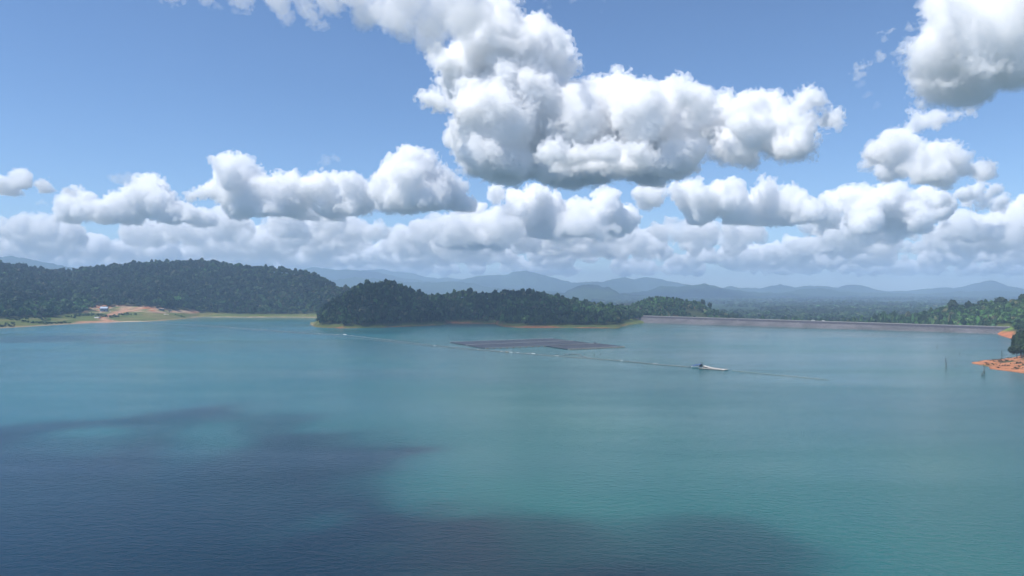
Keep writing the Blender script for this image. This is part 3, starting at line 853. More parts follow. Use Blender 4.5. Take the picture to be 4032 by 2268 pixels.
# low banks towards the horizon: one mass that nobody could count
def bank(D, p0, p1, count, rp, rows, seed, label, h, dens=0.006):
    r = np.random.default_rng(seed); bl = []
    c = np.sort(r.uniform(p0, p1, count))
    for px in c:
        n = r.integers(5, 10); hh = r.uniform(0.4, 1.0)
        for k in range(n):
            x = px + r.normal() * rp * 1.3; rr_ = rp * r.choice([0.25, 0.4, 0.7, 1.0, 1.5])
            py = rows[1] - (rows[1] - rows[0]) * hh * r.random() * max(0.0, 1 - abs(x - px) / (rp * 3))
            bl.append((x, py, rr_))
    B = pix_blobs(bl, D, D * 0.14, r, BASE, D * 0.04, 1, 8)
    return cloud('cloud_bank', B, BASE, h, label, seed, dens, 0.0, kind='stuff', basevar=0.5)
bank(12800, -250, 2400, 20, 52, (835, 935), 41, 'low bank of pale cumulus over the left hill', 40)
bank(13200, 1700, 4400, 21, 52, (830, 935), 42, 'low bank of grey cumulus over the plain at the right', 40)
bank(17000, -400, 4500, 44, 48, (890, 985), 43, 'distant hazy bank of cumulus above the mountains', 60)
bank(24000, -400, 4500, 70, 40, (955, 1026), 44, 'farthest flat cloud bank on the horizon', 95, 0.006)
bank(37000, -500, 4600, 80, 26, (1010, 1068), 45, 'last pale cloud bank at the edge of sight', 140, 0.005)

# clouds overhead, outside the frame: the ones whose shade lies on the lake and the hills
def shade_cloud(spots, seed, h, dens, base=960.0, fringe=0.0025, thick=0.5):
    k = np.array([SUN_DIR.x, SUN_DIR.y]) / SUN_DIR.z
    r = np.random.default_rng(seed); B = []
    for (x, y, rad) in spots:
        for q in range(3):
            z = base + rad * thick + r.uniform(0, 20)
            B.append((x + k[0] * z + r.normal() * rad * 0.07, y + k[1] * z + r.normal() * rad * 0.07, z, rad * r.uniform(0.75, 1.0)))
    return cloud('cloud_bank', B, base, h, 'cumulus overhead that shades the lake and the hills', seed, dens, fringe, warp=0.4, rough=0.7, shrink=0.10, kind='stuff')
shade_cloud([(-235, 260, 66), (-185, 215, 72), (-160, 256, 44), (-105, 246, 40), (-120, 205, 58), (-75, 235, 50), (-80, 277, 34), (-62, 288, 22), (-105, 328, 20), (-140, 335, 26), (-165, 310, 26), (-198, 292, 34), (-222, 300, 40), (-165, 318, 20), (-62, 190, 42), (0, 105, 55), (-80, 150, 60), (-120, 120, 90), (-40, 70, 80), (-300, 180, 100), (-260, 80, 120), (-100, 20, 110)], 51, 12, 0.026)
shade_cloud([(-20, 150, 40), (12, 158, 34), (40, 156, 34), (20, 115, 55), (-20, 105, 60)], 55, 11, 0.018)
shade_cloud([(-190, 1190, 110), (-60, 1230, 120), (60, 1230, 110), (130, 1180, 80), (-270, 1200, 70), (0, 1320, 110)], 52, 22, 0.005)
shade_cloud([(-560, 850, 80), (-450, 820, 50), (-640, 830, 60)], 54, 16, 0.005)
# ---------------------------------------------------------------- trees
def crown(nleaf, seed, flat=0.75, leaf=0.30, lobes=7, umbrella=False):
    """leaf clumps spread over several lobes; unit crown: radius about 1, base at z=0. returns verts (n,4,3), shade per clump"""
    r = np.random.default_rng(seed)
    L = []
    for k in range(lobes):
        a = r.uniform(0, 6.283); d = r.uniform(0.15, 0.62) if k else 0.0
        z = (r.uniform(0.55, 0.95) if not umbrella else r.uniform(0.8, 0.95)) * (1 - 0.45 * d) * 1.6 * flat if k else 1.15 * flat
        L.append((d * math.cos(a), d * math.sin(a), z, r.uniform(0.36, 0.58) * (0.7 if umbrella else 1)))
    L = np.array(L)
    k = r.integers(0, lobes, nleaf)
    n = r.standard_normal((nleaf, 3)); n[:, 2] = n[:, 2] * 0.8 + 0.35
    n /= np.linalg.norm(n, axis=1, keepdims=True)
    c = L[k, :3] + n * (L[k, 3] * r.uniform(0.75, 1.08, nleaf))[:, None] * np.array([1, 1, 0.8 if not umbrella else 0.4])
    c[:, 2] = np.maximum(c[:, 2], 0.02)
    m = n + r.standard_normal((nleaf, 3)) * 0.38
    m /= np.linalg.norm(m, axis=1, keepdims=True)
    t = np.cross(m, r.standard_normal((nleaf, 3))); t /= np.linalg.norm(t, axis=1, keepdims=True)
    b = np.cross(m, t)
    s = leaf * r.uniform(0.6, 1.3, nleaf)[:, None]
    V = np.stack([c - t * s - b * s * 0.6, c + t * s * 0.9 - b * s * 0.8, c + t * s * 0.7 + b * s * 0.9, c - t * s * 0.8 + b * s * 0.7], 1)
    V += r.standard_normal(V.shape) * leaf * 0.12
    shade = r.uniform(0.65, 1.3, nleaf)
    return V, shade

GREENS = np.array([(0.035, 0.062, 0.020), (0.045, 0.080, 0.024), (0.060, 0.100, 0.030), (0.050, 0.070, 0.028), (0.075, 0.100, 0.036), (0.040, 0.068, 0.030)]) * np.array([0.78, 1.0, 0.85])

PROT = [crown(40, 300 + k, 0.72 + 0.1 * (k % 3), 0.36, 5 + k % 4) for k in range(10)]
def forest(name, pts, rad, hgt, tint, label, cat='forest', prot=PROT, seed=1):
    """one mass of many trees. pts (n,3) ground points, rad crown radius, hgt tree height, tint (n,3)"""
    r = np.random.default_rng(seed)
    n = len(pts); k = r.integers(0, len(prot), n)
    allV, allC = [], []
    for q in range(len(prot)):
        m = np.nonzero(k == q)[0]
        if not len(m): continue
        V, sh = prot[q]
        a = r.uniform(0, 6.283, len(m)); ca, sa = np.cos(a)[:, None, None], np.sin(a)[:, None, None]
        x = (V[None, ..., 0] * ca - V[None, ..., 1] * sa) * rad[m][:, None, None] + pts[m, 0][:, None, None]
        y = (V[None, ..., 0] * sa + V[None, ..., 1] * ca) * rad[m][:, None, None] + pts[m, 1][:, None, None]
        z = (0.16 + 0.84 * V[None, ..., 2] / 1.5) * hgt[m][:, None, None] + pts[m, 2][:, None, None]
        allV.append(np.stack([x, y, z], -1).reshape(-1, 3))
        c = tint[m][:, None, None, :] * sh[None, :, None, None] * np.ones((1, 1, 4, 1))
        allC.append(c.reshape(-1, 3))
    V = np.concatenate(allV); C = np.concatenate(allC)
    me = mesh_np(name, V, np.arange(len(V)).reshape(-1, 4), LEAF)
    set_tint(me, C)
    o = link(name, me)
    return tag(o, label, cat, kind='stuff')

def scatter(x0, x1, y0, y1, sp, seed):
    r = np.random.default_rng(seed)
    X, Y = np.meshgrid(np.arange(x0, x1, sp), np.arange(y0, y1, sp), indexing='ij')
    X = X + r.uniform(-0.46, 0.46, X.shape) * sp; Y = Y + r.uniform(-0.46, 0.46, Y.shape) * sp
    X, Y = X.ravel(), Y.ravel()
    return X, Y, ground_at(X, Y)

def tints(X, Y, n, r, light=1.0):
    k = r.integers(0, len(GREENS), n)
    patch = np.clip(0.5 + 0.5 * fbm2(X, Y, 90, 3, 61), -0.4, 1.6)[:, None]
    c = GREENS[k] * (0.75 + 0.45 * patch) * np.exp(r.normal(0, 0.38, (n, 1))) * light
    pale = r.random(n) < 0.05
    c[pale] = np.array((0.12, 0.125, 0.06)) * r.uniform(0.7, 1.2, (int(pale.sum()), 1)) * light
    return c

trees_near = {}     # front-row candidates that become trees of their own
def take_front(zone, X, Y, Z, rad, hgt, tn, count, pbin, extra=None):
    P, R = proj(X, Y, Z)
    ok = (P > 2) & (P < 4030) if extra is None else (P > 2) & (P < 4030) & extra
    best = {}
    for i in np.nonzero(ok)[0]:
        b = int(P[i] // pbin)
        if b not in best or Y[i] < Y[best[b]]: best[b] = i
    idx = sorted(best.values(), key=lambda i: Y[i])[:count]
    trees_near[zone] = [(X[i], Y[i], Z[i], rad[i], hgt[i], tn[i]) for i in idx]
    keep = np.ones(len(X), bool); keep[idx] = False
    return keep

fr = np.random.default_rng(77)
# --- left hill
X, Y, Z = scatter(-1750, 60, 1080, 2120, 9.0, 31)
P, R = proj(X, Y, Z)
ok = (P > -120) & (P < 1420) & (Z > 2.5) & (R < L_wood(P) - 0.5) & (Y < L_dist(P) + 60) & ~((P > 1262) & (Y < 1500))
ok &= Z > ground_at(X, Y * 0.97) - 14
X, Y, Z = X[ok], Y[ok], Z[ok]; P, R = P[ok], R[ok]
n = len(X)
big = fr.random(n) < 0.16
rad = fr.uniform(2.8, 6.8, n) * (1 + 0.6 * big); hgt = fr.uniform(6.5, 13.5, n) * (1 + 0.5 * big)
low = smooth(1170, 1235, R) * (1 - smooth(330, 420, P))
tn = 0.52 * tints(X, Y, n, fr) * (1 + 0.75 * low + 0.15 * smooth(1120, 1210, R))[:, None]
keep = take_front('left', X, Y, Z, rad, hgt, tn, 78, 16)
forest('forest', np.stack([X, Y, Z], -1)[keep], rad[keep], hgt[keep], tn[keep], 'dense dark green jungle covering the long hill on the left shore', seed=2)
# --- peninsula
X, Y, Z = scatter(-340, 290, 1090, 1470, 6.6, 32)
P, R = proj(X, Y, Z)
ok = (P > 1256) & (P < 2535) & (Z > 3.0 + 2.0 * (P > 2440)) & (Y < P_dist(P) + 40)
X, Y, Z = X[ok], Y[ok], Z[ok]; P = P[ok]
n = len(X)
big = fr.random(n) < 0.12
rad = fr.uniform(2.4, 5.4, n) * (1 + 0.55 * big); hgt = fr.uniform(8, 14, n) * (1 + 0.35 * big)
hgt *= np.where(P > 2440, 0.7, 1.0)
tn = tints(X, Y, n, fr) * (0.8 + 0.5 * smooth(2150, 2350, P) * smooth(8, 20, Z))[:, None]
keep = take_front('peninsula', X, Y, Z, rad, hgt, tn, 96, 12.5)
forest('forest', np.stack([X, Y, Z], -1)[keep], rad[keep], hgt[keep], tn[keep], 'dark dense woods on the low peninsula behind the solar array', seed=3)
# --- knoll behind the dam's left end
X, Y, Z = scatter(150, 560, 1290, 1580, 7.4, 33)
P, R = proj(X, Y, Z)
side = (X - DAM_A[0]) * DN[0] + (Y - DAM_A[1]) * DN[1]
bare = fbm2(X, Y, 60, 3, 71)
ok = (P > 2400) & (P < 2985) & (Z > -6) & (side > 50) & ~((bare > 0.75) & (Z < 30) & (P > 2560))
X, Y, Z = X[ok], Y[ok], Z[ok]; P = P[ok]
n = len(X)
rad = fr.uniform(2.8, 5.4, n); hgt = fr.uniform(6.5, 11.5, n)
tn = tints(X, Y, n, fr, 1.12)
keep = take_front('knoll', X, Y, Z, rad, hgt, tn, 26, 15, (P > 2560) & (P < 2960))
forest('forest', np.stack([X, Y, Z], -1)[keep], rad[keep], hgt[keep], tn[keep], 'open woods with bare brown patches on the knoll behind the dam', seed=4)
# --- right hillside and the foot of the dam
X, Y, Z = scatter(330, 1150, 900, 1420, 7.4, 34)
P, R = proj(X, Y, Z)
side = (X - DAM_A[0]) * DN[0] + (Y - DAM_A[1]) * DN[1]
along = (X - DAM_A[0]) * DT[0] + (Y - DAM_A[1]) * DT[1]
ok = (P > 3000) & (P < 4130) & (((along < DLEN + 10) & (side > 50)) | ((along >= DLEN + 10) & (Z > 5.5 + 4 * (P < 3990)))) & (Z > -23) & (Y < R_dist(P) + 60)
X, Y, Z = X[ok], Y[ok], Z[ok]; P = P[ok]
n = len(X)
rad = fr.uniform(3.0, 6.2, n); hgt = fr.uniform(7.5, 12.5, n) * (1 + 0.35 * (fr.random(n) < 0.05))
hgt = np.where(Z < -5, hgt * 1.9, hgt)
tn = tints(X, Y, n, fr, 1.25)
keep = take_front('right', X, Y, Z, rad, hgt, tn, 62, 15, (P > 3300))
forest('forest', np.stack([X, Y, Z], -1)[keep], rad[keep], hgt[keep], tn[keep], 'sunlit green woods on the hillside above the dam right end', seed=5)
# --- plain beyond the dam: tree belts and orchards thinning with distance
r = np.random.default_rng(91)
NP = 21000
Yp = 1350 * np.exp(r.random(NP) * math.log(7200 / 1350)); Pp = r.uniform(1500, 4200, NP)
Xp = (Pp - W0 / 2) / F * Yp
belt = fbm2(Xp * 0.5, Yp, 420, 4, 81)
side = (Xp - DAM_A[0]) * DN[0] + (Yp - DAM_A[1]) * DN[1]
gz = np.where((Xp > gx[0]) & (Xp < gx[-1]) & (Yp < gy[-1]), ground_at(np.clip(Xp, gx[0], gx[-1]), np.clip(Yp, gy[0], gy[-1])), -21)
ok = (belt > -0.75) & (side > 90) & (gz < -12)
Xp, Yp, belt = Xp[ok], Yp[ok], belt[ok]
n = len(Xp); k = Yp / 1500
PLP = [crown(9, 500 + q, 0.6, 0.72, 4) for q in range(6)]
tn = tints(Xp, Yp, n, r, 0.8) * (0.75 + 0.35 * np.clip(belt, 0, 1.5))[:, None]
forest('forest', np.stack([Xp, Yp, np.full(n, -21.0)], -1), r.uniform(5, 9, n) * (0.6 + 0.45 * k), r.uniform(7, 13, n) * (0.9 + 0.12 * k), tn, 'hazy belts of trees across the plain beyond the dam', prot=PLP, seed=6)

# --- low shrubs and scrub on the banks
X, Y, Z = scatter(-1000, -250, 1090, 1480, 6.0, 35)
P, R = proj(X, Y, Z)
ok = (P > -20) & (P < 1262) & (R > L_wood(P)) & (Z > 1.0) & (fbm2(X, Y, 40, 3, 63) + 0.8 * np.exp(-(R - L_wood(P)) / 5) > 0.75)
X, Y, Z = X[ok], Y[ok], Z[ok]; n = len(X)
forest('shrubs', np.stack([X, Y, Z], -1), fr.uniform(0.9, 2.6, n), fr.uniform(1.0, 3.4, n), tints(X, Y, n, fr, 1.1), 'low shrubs dotted over the grassy left bank', 'shrubs', prot=PLP, seed=8)
hxx = fr.uniform(364, 470, 1500); hyy = fr.uniform(480, 640, 1500)
hi_ = np.clip(((hxx - hx[0]) / 2).astype(int), 0, nx2 - 1); hj_ = np.clip(((hyy - hy[0]) / 2).astype(int), 0, ny2 - 1)
ok = (HD[hi_, hj_] > 4) & (hn[hi_, hj_] + 0.4 * hn2[hi_, hj_] > 0.15)
n = int(ok.sum())
forest('shrubs', np.stack([hxx, hyy, HZ[hi_, hj_]], -1)[ok], fr.uniform(0.3, 1.1, n), fr.uniform(0.25, 0.9, n), np.array((0.075, 0.06, 0.035)) * fr.uniform(0.5, 1.4, (n, 1)), 'dry brown scrub on the red headland', 'shrubs', prot=PLP, seed=9)

# --- single trees: shared crown and trunk meshes, one object each
def quad_mesh(name, V, sh, mat):
    me = mesh_np(name, V.reshape(-1, 3), np.arange(len(V) * 4).reshape(-1, 4), mat)
    set_tint(me, np.repeat(sh, 4)[:, None] * np.ones(3))
    return me
CROWNS = [quad_mesh('crown', *crown(150, 700 + k, 0.70 + 0.12 * (k % 3), 0.21, 6 + k % 4), LEAF_OBJ) for k in range(9)]
CROWN_U = quad_mesh('crown', *crown(110, 740, 0.55, 0.20, 6, True), LEAF_OBJ)
CROWN_BIG = [quad_mesh('crown', *crown(900, 760 + k, 0.78, 0.105, 11), LEAF_OBJ) for k in range(4)]
def trunk_mesh(seed):
    r = random.Random(seed); m = MB()
    top = (r.uniform(-.05, .05), r.uniform(-.05, .05), 0.78)
    m.tube([(0, 0, -0.12), (r.uniform(-.02, .02), 0, 0.3), top], [0.032, 0.024, 0.008], 5)
    for k in range(5):
        a = r.uniform(0, 6.28); z = r.uniform(0.3, 0.55)
        m.tube([(0, 0, z), (0.14 * math.cos(a), 0.14 * math.sin(a), z + 0.13), (0.24 * math.cos(a), 0.24 * math.sin(a), z + 0.28)], [0.016, 0.011, 0.004], 4)
    return m.mesh('trunk', BARK)
TRUNKS = [trunk_mesh(k) for k in range(4)]
def single_tree(x, y, z, rad, hgt, col, label, group=None, crown_me=None, k=0, name='tree', stem=0.16):
    root = empty(name, (float(x), float(y), float(z)), (k * 2.399) % 6.283)
    tag(root, label, 'tree', group)
    t = link('trunk', TRUNKS[k % 4], root); t.scale = (hgt, hgt, hgt)
    c = link('crown', crown_me or CROWNS[k % 9], root)
    c.location = (0, 0, hgt * stem); c.scale = (rad, rad, hgt * (1 - stem) / 1.5)
    c.color = (float(col[0]), float(col[1]), float(col[2]), 1)
    return root
ZL = {'left': [(350, 'bright green tree at the front edge of the jungle left of the worksite', 'front trees left of the worksite'), (640, 'dark tree in the row just behind the cleared red slope', 'trees behind the cleared slope'),
               (800, 'tree at the jungle edge beside the white-roofed shed', 'trees beside the open shed'), (5000, 'dark tree in the row along the thin grassy bank left of the peninsula', 'trees along the thin grassy bank')],
      'peninsula': [(1420, 'dark tree at the waterline of the peninsula left tip', 'waterline trees at the peninsula tip'), (1680, 'dark tree at the waterline below the peninsula knoll', 'waterline trees below the knoll'),
                    (1960, 'tree in the small cove in the middle of the peninsula', 'trees round the peninsula cove'), (2440, 'dark tree at the straight waterline behind the solar array', 'waterline trees behind the solar array'), (5000, 'low tree on the grassy point where the dam begins', 'trees where the dam begins')],
      'knoll': [(2700, 'small tree on the knoll behind the left end of the dam road', 'trees on the left of the knoll'), (5000, 'small tree on the falling right slope of the knoll behind the dam', 'trees on the right slope of the knoll')],
      'right': [(3650, 'tree at the thin left end of the right hillside, behind the dam road', 'trees at the left end of the hillside'), (3860, 'green tree at the foot of the right hillside, behind the dam road', 'trees at the foot of the hillside'), (5000, 'green tree above the red bank where the dam ends', 'trees above the red bank')]}
k = 0
for zone, lst in trees_near.items():
    for (x, y, z, rd, hg, c) in lst:
        lim, lb, gp = next(e for e in ZL[zone] if W0 / 2 + F * x / y < e[0])
        single_tree(x, y, z - 0.3, rd, hg, c, lb, gp, k=k); k += 1

# --- trees on the headland
DG = (0.032, 0.058, 0.018)
HT = [(436, 613, 7.0, 13, 'round bushy tree leaning over the water at the tip of the headland grove'),
      (441, 606, 6.5, 12, 'dense dark tree second from the water in the headland grove'),
      (447, 612, 7.0, 16, 'tall dark tree behind the round bushy one on the headland'),
      (450, 627, 7.0, 25, 'tallest dark tree at the right frame edge on the headland'),
      (443, 599, 5.5, 9, 'low leafy tree in front of the headland grove'),
      (458, 640, 8.0, 26, 'tall slim tree at the far side of the headland grove, cut by the frame'),
      (455, 616, 7.5, 22, 'dark tree in the middle of the headland grove, cut by the frame'),
      (449, 602, 6.5, 14, 'broad dark tree at the frame edge in the headland grove')]
for i, (x, y, rd, hg, lb) in enumerate(HT):
    col = tuple(v * (1 + 0.25 * ((i * 37) % 5 - 2) / 2) for v in DG)
    single_tree(x, y, head_z(x, y) - 0.3, rd, hg, col, lb, 'trees on the headland', CROWN_BIG[i % 4], i, stem=0.06)

# --- trees that stand out on the skyline
def sky_tree(px, py, D, hgt, rad, label, umb=False, col=(0.035, 0.055, 0.022), k=0, name='tree'):
    p = at(px, py, D)
    z = min(float(ground_at(p[0], p[1])), p[2] - 8)
    h = p[2] - z
    return single_tree(p[0], p[1], z, rad, h, col, label, 'trees that stand out on the skyline', CROWN_U if umb else CROWNS[k % 9], k, name, stem=0.45 if umb else 0.25)
sky_tree(70, 1035, 1965, 18, 8.5, 'round-headed tree rising above the ridge at the far left', k=3)
sky_tree(450, 1030, 1975, 20, 9, 'flat umbrella-shaped tree on the ridge, left of the pair', True, k=1)
sky_tree(472, 1033, 1975, 20, 8, 'flat umbrella-shaped tree on the ridge, right of the pair', True, k=2)
sky_tree(213, 1059, 1960, 16, 7, 'flat-topped tree in the low saddle of the left ridge', True, k=4)
sky_tree(250, 1054, 1960, 17, 6, 'pointed dark tree in the low saddle of the left ridge', k=5)
sky_tree(382, 1042, 1965, 18, 8, 'wide flat tree left of the umbrella-shaped pair on the ridge', True, k=6)
sky_tree(795, 1015, 2010, 18, 7, 'tree on the highest point of the long left hill', k=7)
sky_tree(1135, 1052, 1850, 18, 8, 'wide tree on the falling right end of the left ridge', True, k=8)
sky_tree(1360, 1120, 1650, 18, 11, 'pale wide tree in the gap between left hill and knoll', True, (0.06, 0.075, 0.035), 9)
sky_tree(1540, 1104, 1275, 18, 8, 'broad tree on top of the peninsula knoll', k=10)
sky_tree(1600, 1126, 1290, 15, 6.5, 'rounded tree on the right shoulder of the peninsula knoll', k=11)
sky_tree(1836, 1142, 1360, 16, 6, 'rounded dark tree on the peninsula skyline, left of the pair', k=12)
sky_tree(1873, 1145, 1360, 15, 4.5, 'cone-shaped dark tree on the peninsula skyline', k=13)
sky_tree(2767, 1180, 1470, 15, 5, 'tall dark tree on the right slope of the knoll, left of two', k=14)
sky_tree(2794, 1187, 1470, 13, 5, 'rounded dark tree on the right slope of the knoll, right of two', k=15)
sky_tree(3753, 1180, 1240, 19, 8, 'big dark tree where the right hillside begins to climb', k=16)
sky_tree(3813, 1187, 1230, 14, 6, 'small dark tree between two big ones on the right skyline', k=17)
sky_tree(3858, 1178, 1225, 16, 7, 'rounded dark tree in the middle of the right skyline', k=18)
sky_tree(3937, 1169, 1190, 20, 11, 'largest spreading dark tree on the right skyline', k=19)
sky_tree(4026, 1156, 1150, 18, 8, 'dark tree on the right skyline cut by the frame', k=20)
# bare tree
p = at(1955, 1158, 1365)
bt = empty('bare_tree', (p[0], p[1], float(ground_at(p[0], p[1])))); tag(bt, 'leafless grey tree sticking up from the peninsula skyline', 'tree')
hh = p[2] + 11.5 - bt.location.z
m = MB(); m.tube([(0, 0, 0), (0.2, 0, hh * 0.55), (0, 0, hh * 0.8)], [0.55, 0.4, 0.22], 6); m.build('trunk', DEADWOOD, bt)
rb = random.Random(4)
for q in range(16):
    a = rb.uniform(0, 6.28); z0 = hh * rb.uniform(0.6, 0.8); l = rb.uniform(2.5, 5)
    b = MB(); b.tube([(0.1, 0, z0), (l * 0.6 * math.cos(a), l * 0.6 * math.sin(a), z0 + l * 0.6), (l * math.cos(a), l * math.sin(a), z0 + l * 1.05)], [0.2, 0.14, 0.07], 4); b.build('branch', DEADWOOD, bt)
# ---------------------------------------------------------------- floating solar array
A0, B0 = np.array([-69.0, 799.0]), None
ax = np.array([0.890, 0.456]); bx_ = np.array([0.456, -0.890])
LA, WB = 134.0, 45.0
def panel_material():
    m, nt = new_mat('solar_cells')
    tc = nt.nodes.new('ShaderNodeTexCoord')
    n = noise_node(nt, 0.8, 3, 0.5, tc.outputs['Object'])
    r = ramp(nt, n.outputs['Fac'], [(0.3, (0.030, 0.033, 0.040)), (0.7, (0.044, 0.047, 0.054))])
    p = N(nt, 'ShaderNodeBsdfPrincipled', Roughness=0.45); nt.links.new(r.outputs[0], p.inputs['Base Color'])
    out(nt, p.outputs[0]); return m
PANEL = panel_material()
FLOAT_G = simple('pale_plastic', (0.34, 0.335, 0.33), 0.6, var=0.2, scale=0.3)
FLOAT_L = simple('light_plastic', (0.5, 0.49, 0.47), 0.6, var=0.2, scale=0.3)
FLOAT_O = simple('orange_plastic', (0.30, 0.20, 0.12), 0.55, var=0.25, scale=0.3)
FLOAT_D = simple('dark_plastic', (0.05, 0.055, 0.06), 0.6, var=0.3, scale=0.5)
arr = empty('floating_solar_array', (A0[0], A0[1], 0.0), math.atan2(ax[1], ax[0]))
tag(arr, 'large dark floating solar array with three panel blocks and pale walkways', 'solar array')
# local axes: +x along the array, -y towards the camera
PITCH = 1.9
row = MB()
npan = 42
for i in range(npan):
    y0 = -1.0 - i * (WB - 2.0) / npan
    y1 = y0 - (WB - 2.0) / npan + 0.06
    lo_, hi_ = 0.55, 0.95
    for sgn, xa, xb in ((1, -0.94, -0.02), (-1, 0.94, 0.02)):
        row.add([(xa, y0, lo_), (xb, y0, hi_), (xb, y1, hi_), (xa, y1, lo_), (xa, y0, lo_ - .05), (xb, y0, hi_ - .05), (xb, y1, hi_ - .05), (xa, y1, lo_ - .05)],
                [(0, 1, 2, 3)[::sgn], (7, 6, 5, 4)[::sgn], (0, 4, 5, 1), (3, 2, 6, 7), (0, 3, 7, 4)])
row_me = row.mesh('panel_row', PANEL)
pon = MB()
for i in range(9): pon.box((0, -2.6 - i * 5.0, 0.27), (1.3, 3.6, 0.44), top=0.9)
pon_me = pon.mesh('pontoon', FLOAT_D)
HALF = 69.0
blocks = [(0, 0.0, LA), (1, 0.0, LA), (2, HALF, LA + 4)]
for bi, s0, s1 in blocks:
    nrow = int((s1 - s0) / PITCH)
    for q in range(nrow):
        o = link('panel_row', row_me, arr); o.location = (s0 + (q + 0.5) * PITCH, -bi * (WB + 1.6), 0)
        f = link('pontoon', pon_me, o)
def walkway(x0, x1, y, w, name='walkway'):
    b = MB(); k = int((x1 - x0) / 2.0)
    for i in range(k): b.box((x0 + (i + 0.5) * (x1 - x0) / k, y, 0.30), ((x1 - x0) / k - 0.22, w, 0.5))
    w_ = b.build(name, FLOAT_L, arr)
    b = MB()
    for i in range(k): b.box((x0 + (i + 0.5) * (x1 - x0) / k, y + w * .4, 1.12), ((x1 - x0) / k - 0.5, .08, .62))
    b.build('rail', FLOAT_L, w_)
walkway(-1, LA, 0.3, 1.1); walkway(-1, LA, -WB - 0.8, 1.5); walkway(0, HALF, -2 * WB - 2.2, 0.9); walkway(HALF, LA + 4, -2 * WB - 2.4, 1.5); walkway(HALF, LA + 4, -3 * WB - 3.9, 1.2)
side_b = MB()
for i in range(45): side_b.box((-1.2, -1 - i * 2.03, 0.28), (0.7, 1.7, 0.4))
side_b.build('walkway', FLOAT_D, arr)
side_b = MB()
for i in range(66): side_b.box(((LA if i < 44 else LA + 4) + 0.7, -1 - i * 2.06, 0.26), (0.7, 1.8, 0.45))
side_b.build('walkway', FLOAT_D, arr)
for i in range(36):
    x, y = [(2 + i * 3.7, -2 * WB - 3.2), (HALF + 1 + i * 1.9, -3 * WB - 5.0)][i % 2] if i * 3.7 < HALF or i % 2 else (i * 3.7, -WB - 1.9)
    b = MB(); b.tube([(x - 0.8, y, 0.25), (x - 0.7, y, 0.25), (x + 0.7, y, 0.25), (x + 0.8, y, 0.25)], [0.15, 0.42, 0.42, 0.15], 7); b.build('edge_float', FLOAT_O, arr)
hut = MB(); hut.box((LA - 1.5, -WB * 2 - 2.0, 1.45), (2.2, 1.8, 1.9)); hb = hut.build('inverter_box', simple('grey_box', (0.12, 0.11, 0.13), 0.6), arr)

# ---------------------------------------------------------------- floating boom with its cable, loop and bright floats
def poly_world(pts, step):
    W = np.array([wat(*p)[:2] for p in pts])
    d = np.concatenate([[0], np.cumsum(np.hypot(*np.diff(W, axis=0).T))])
    s = np.arange(0, d[-1], step)
    return np.stack([np.interp(s, d, W[:, 0]), np.interp(s, d, W[:, 1])], -1)
def boom(name, label, pts, rad, fstep, frad, flen, mat_pipe, mat_float, cat='boom'):
    L = poly_world(pts, 6.0)
    L = L + np.stack([noise2(L[:, 0], L[:, 1], 30, 95), noise2(L[:, 0], L[:, 1], 30, 96)], -1) * 0.5
    root = empty(name, (L[0, 0], L[0, 1], 0)); tag(root, label, cat)
    o = np.array(root.location)
    MB().tube([tuple(np.array([x, y, 0.12]) - o) for x, y in L], rad, 6).build('pipe', mat_pipe, root, True)
    if fstep:
        fm = MB(); fm.tube([(-flen / 2, 0, 0), (-flen / 2 + .25, 0, 0), (flen / 2 - .25, 0, 0), (flen / 2, 0, 0)], [frad * .5, frad, frad, frad * .5], 8); fme = fm.mesh('float', mat_float)
        W = poly_world(pts, fstep); rj = random.Random(3)
        for i in range(len(W) - 1):
            if rj.random() < 0.25: continue
            d = W[i + 1] - W[i]
            f = link('float', fme, root); f.location = (W[i, 0] - o[0], W[i, 1] - o[1], 0.2); f.rotation_euler = (0, 0, math.atan2(d[1], d[0])); f.scale = (rj.uniform(.7, 1.3), 1, 1)
    return root
PIPE_D = simple('black_pipe', (0.105, 0.12, 0.125), 0.5, var=0.4, scale=0.2); PIPE_P = simple('pale_pipe', (0.26, 0.275, 0.27), 0.5, var=0.3, scale=0.3)
boom_pts = [(590, 1271), (634, 1275), (783, 1281), (1008, 1297), (1215, 1313), (1360, 1320), (1423, 1327), (1560, 1343), (1700, 1361), (1850, 1374), (1995, 1387), (2100, 1396), (2209, 1404), (2315, 1411), (2500, 1427), (2626, 1439), (2737, 1447)]
boom('floating_boom', 'long dark floating boom running from the left shore to the barge', boom_pts, 0.52, 34.0, 0.60, 3.6, PIPE_D, PIPE_P)
boom('floating_boom', 'thin pale boom trailing to the right of the barge', [(2884, 1459), (3008, 1472), (3140, 1484), (3284, 1498)], 0.16, 8.0, 0.22, 3.0, PIPE_P, PIPE_P)
boom('floating_cable', 'thin dark cable floating beside the long boom on its near side', [(760, 1284), (900, 1293), (1080, 1306), (1300, 1322), (1500, 1342), (1700, 1366), (1800, 1375), (1912, 1382), (1990, 1389)], 0.22, 17, 0.42, 3.0, PIPE_D, FLOAT_D, 'cable')
boom('floating_boom', 'curved boom loop bulging from the long boom', [(2216, 1402), (2222, 1398), (2235, 1396.5), (2262, 1395.3), (2280, 1397), (2296, 1403), (2308, 1407), (2316, 1411)], 0.40, 7, 0.6, 3.0, PIPE_D, PIPE_P)
FLOAT_W = simple('white_plastic', (0.55, 0.56, 0.55), 0.5, var=0.15)
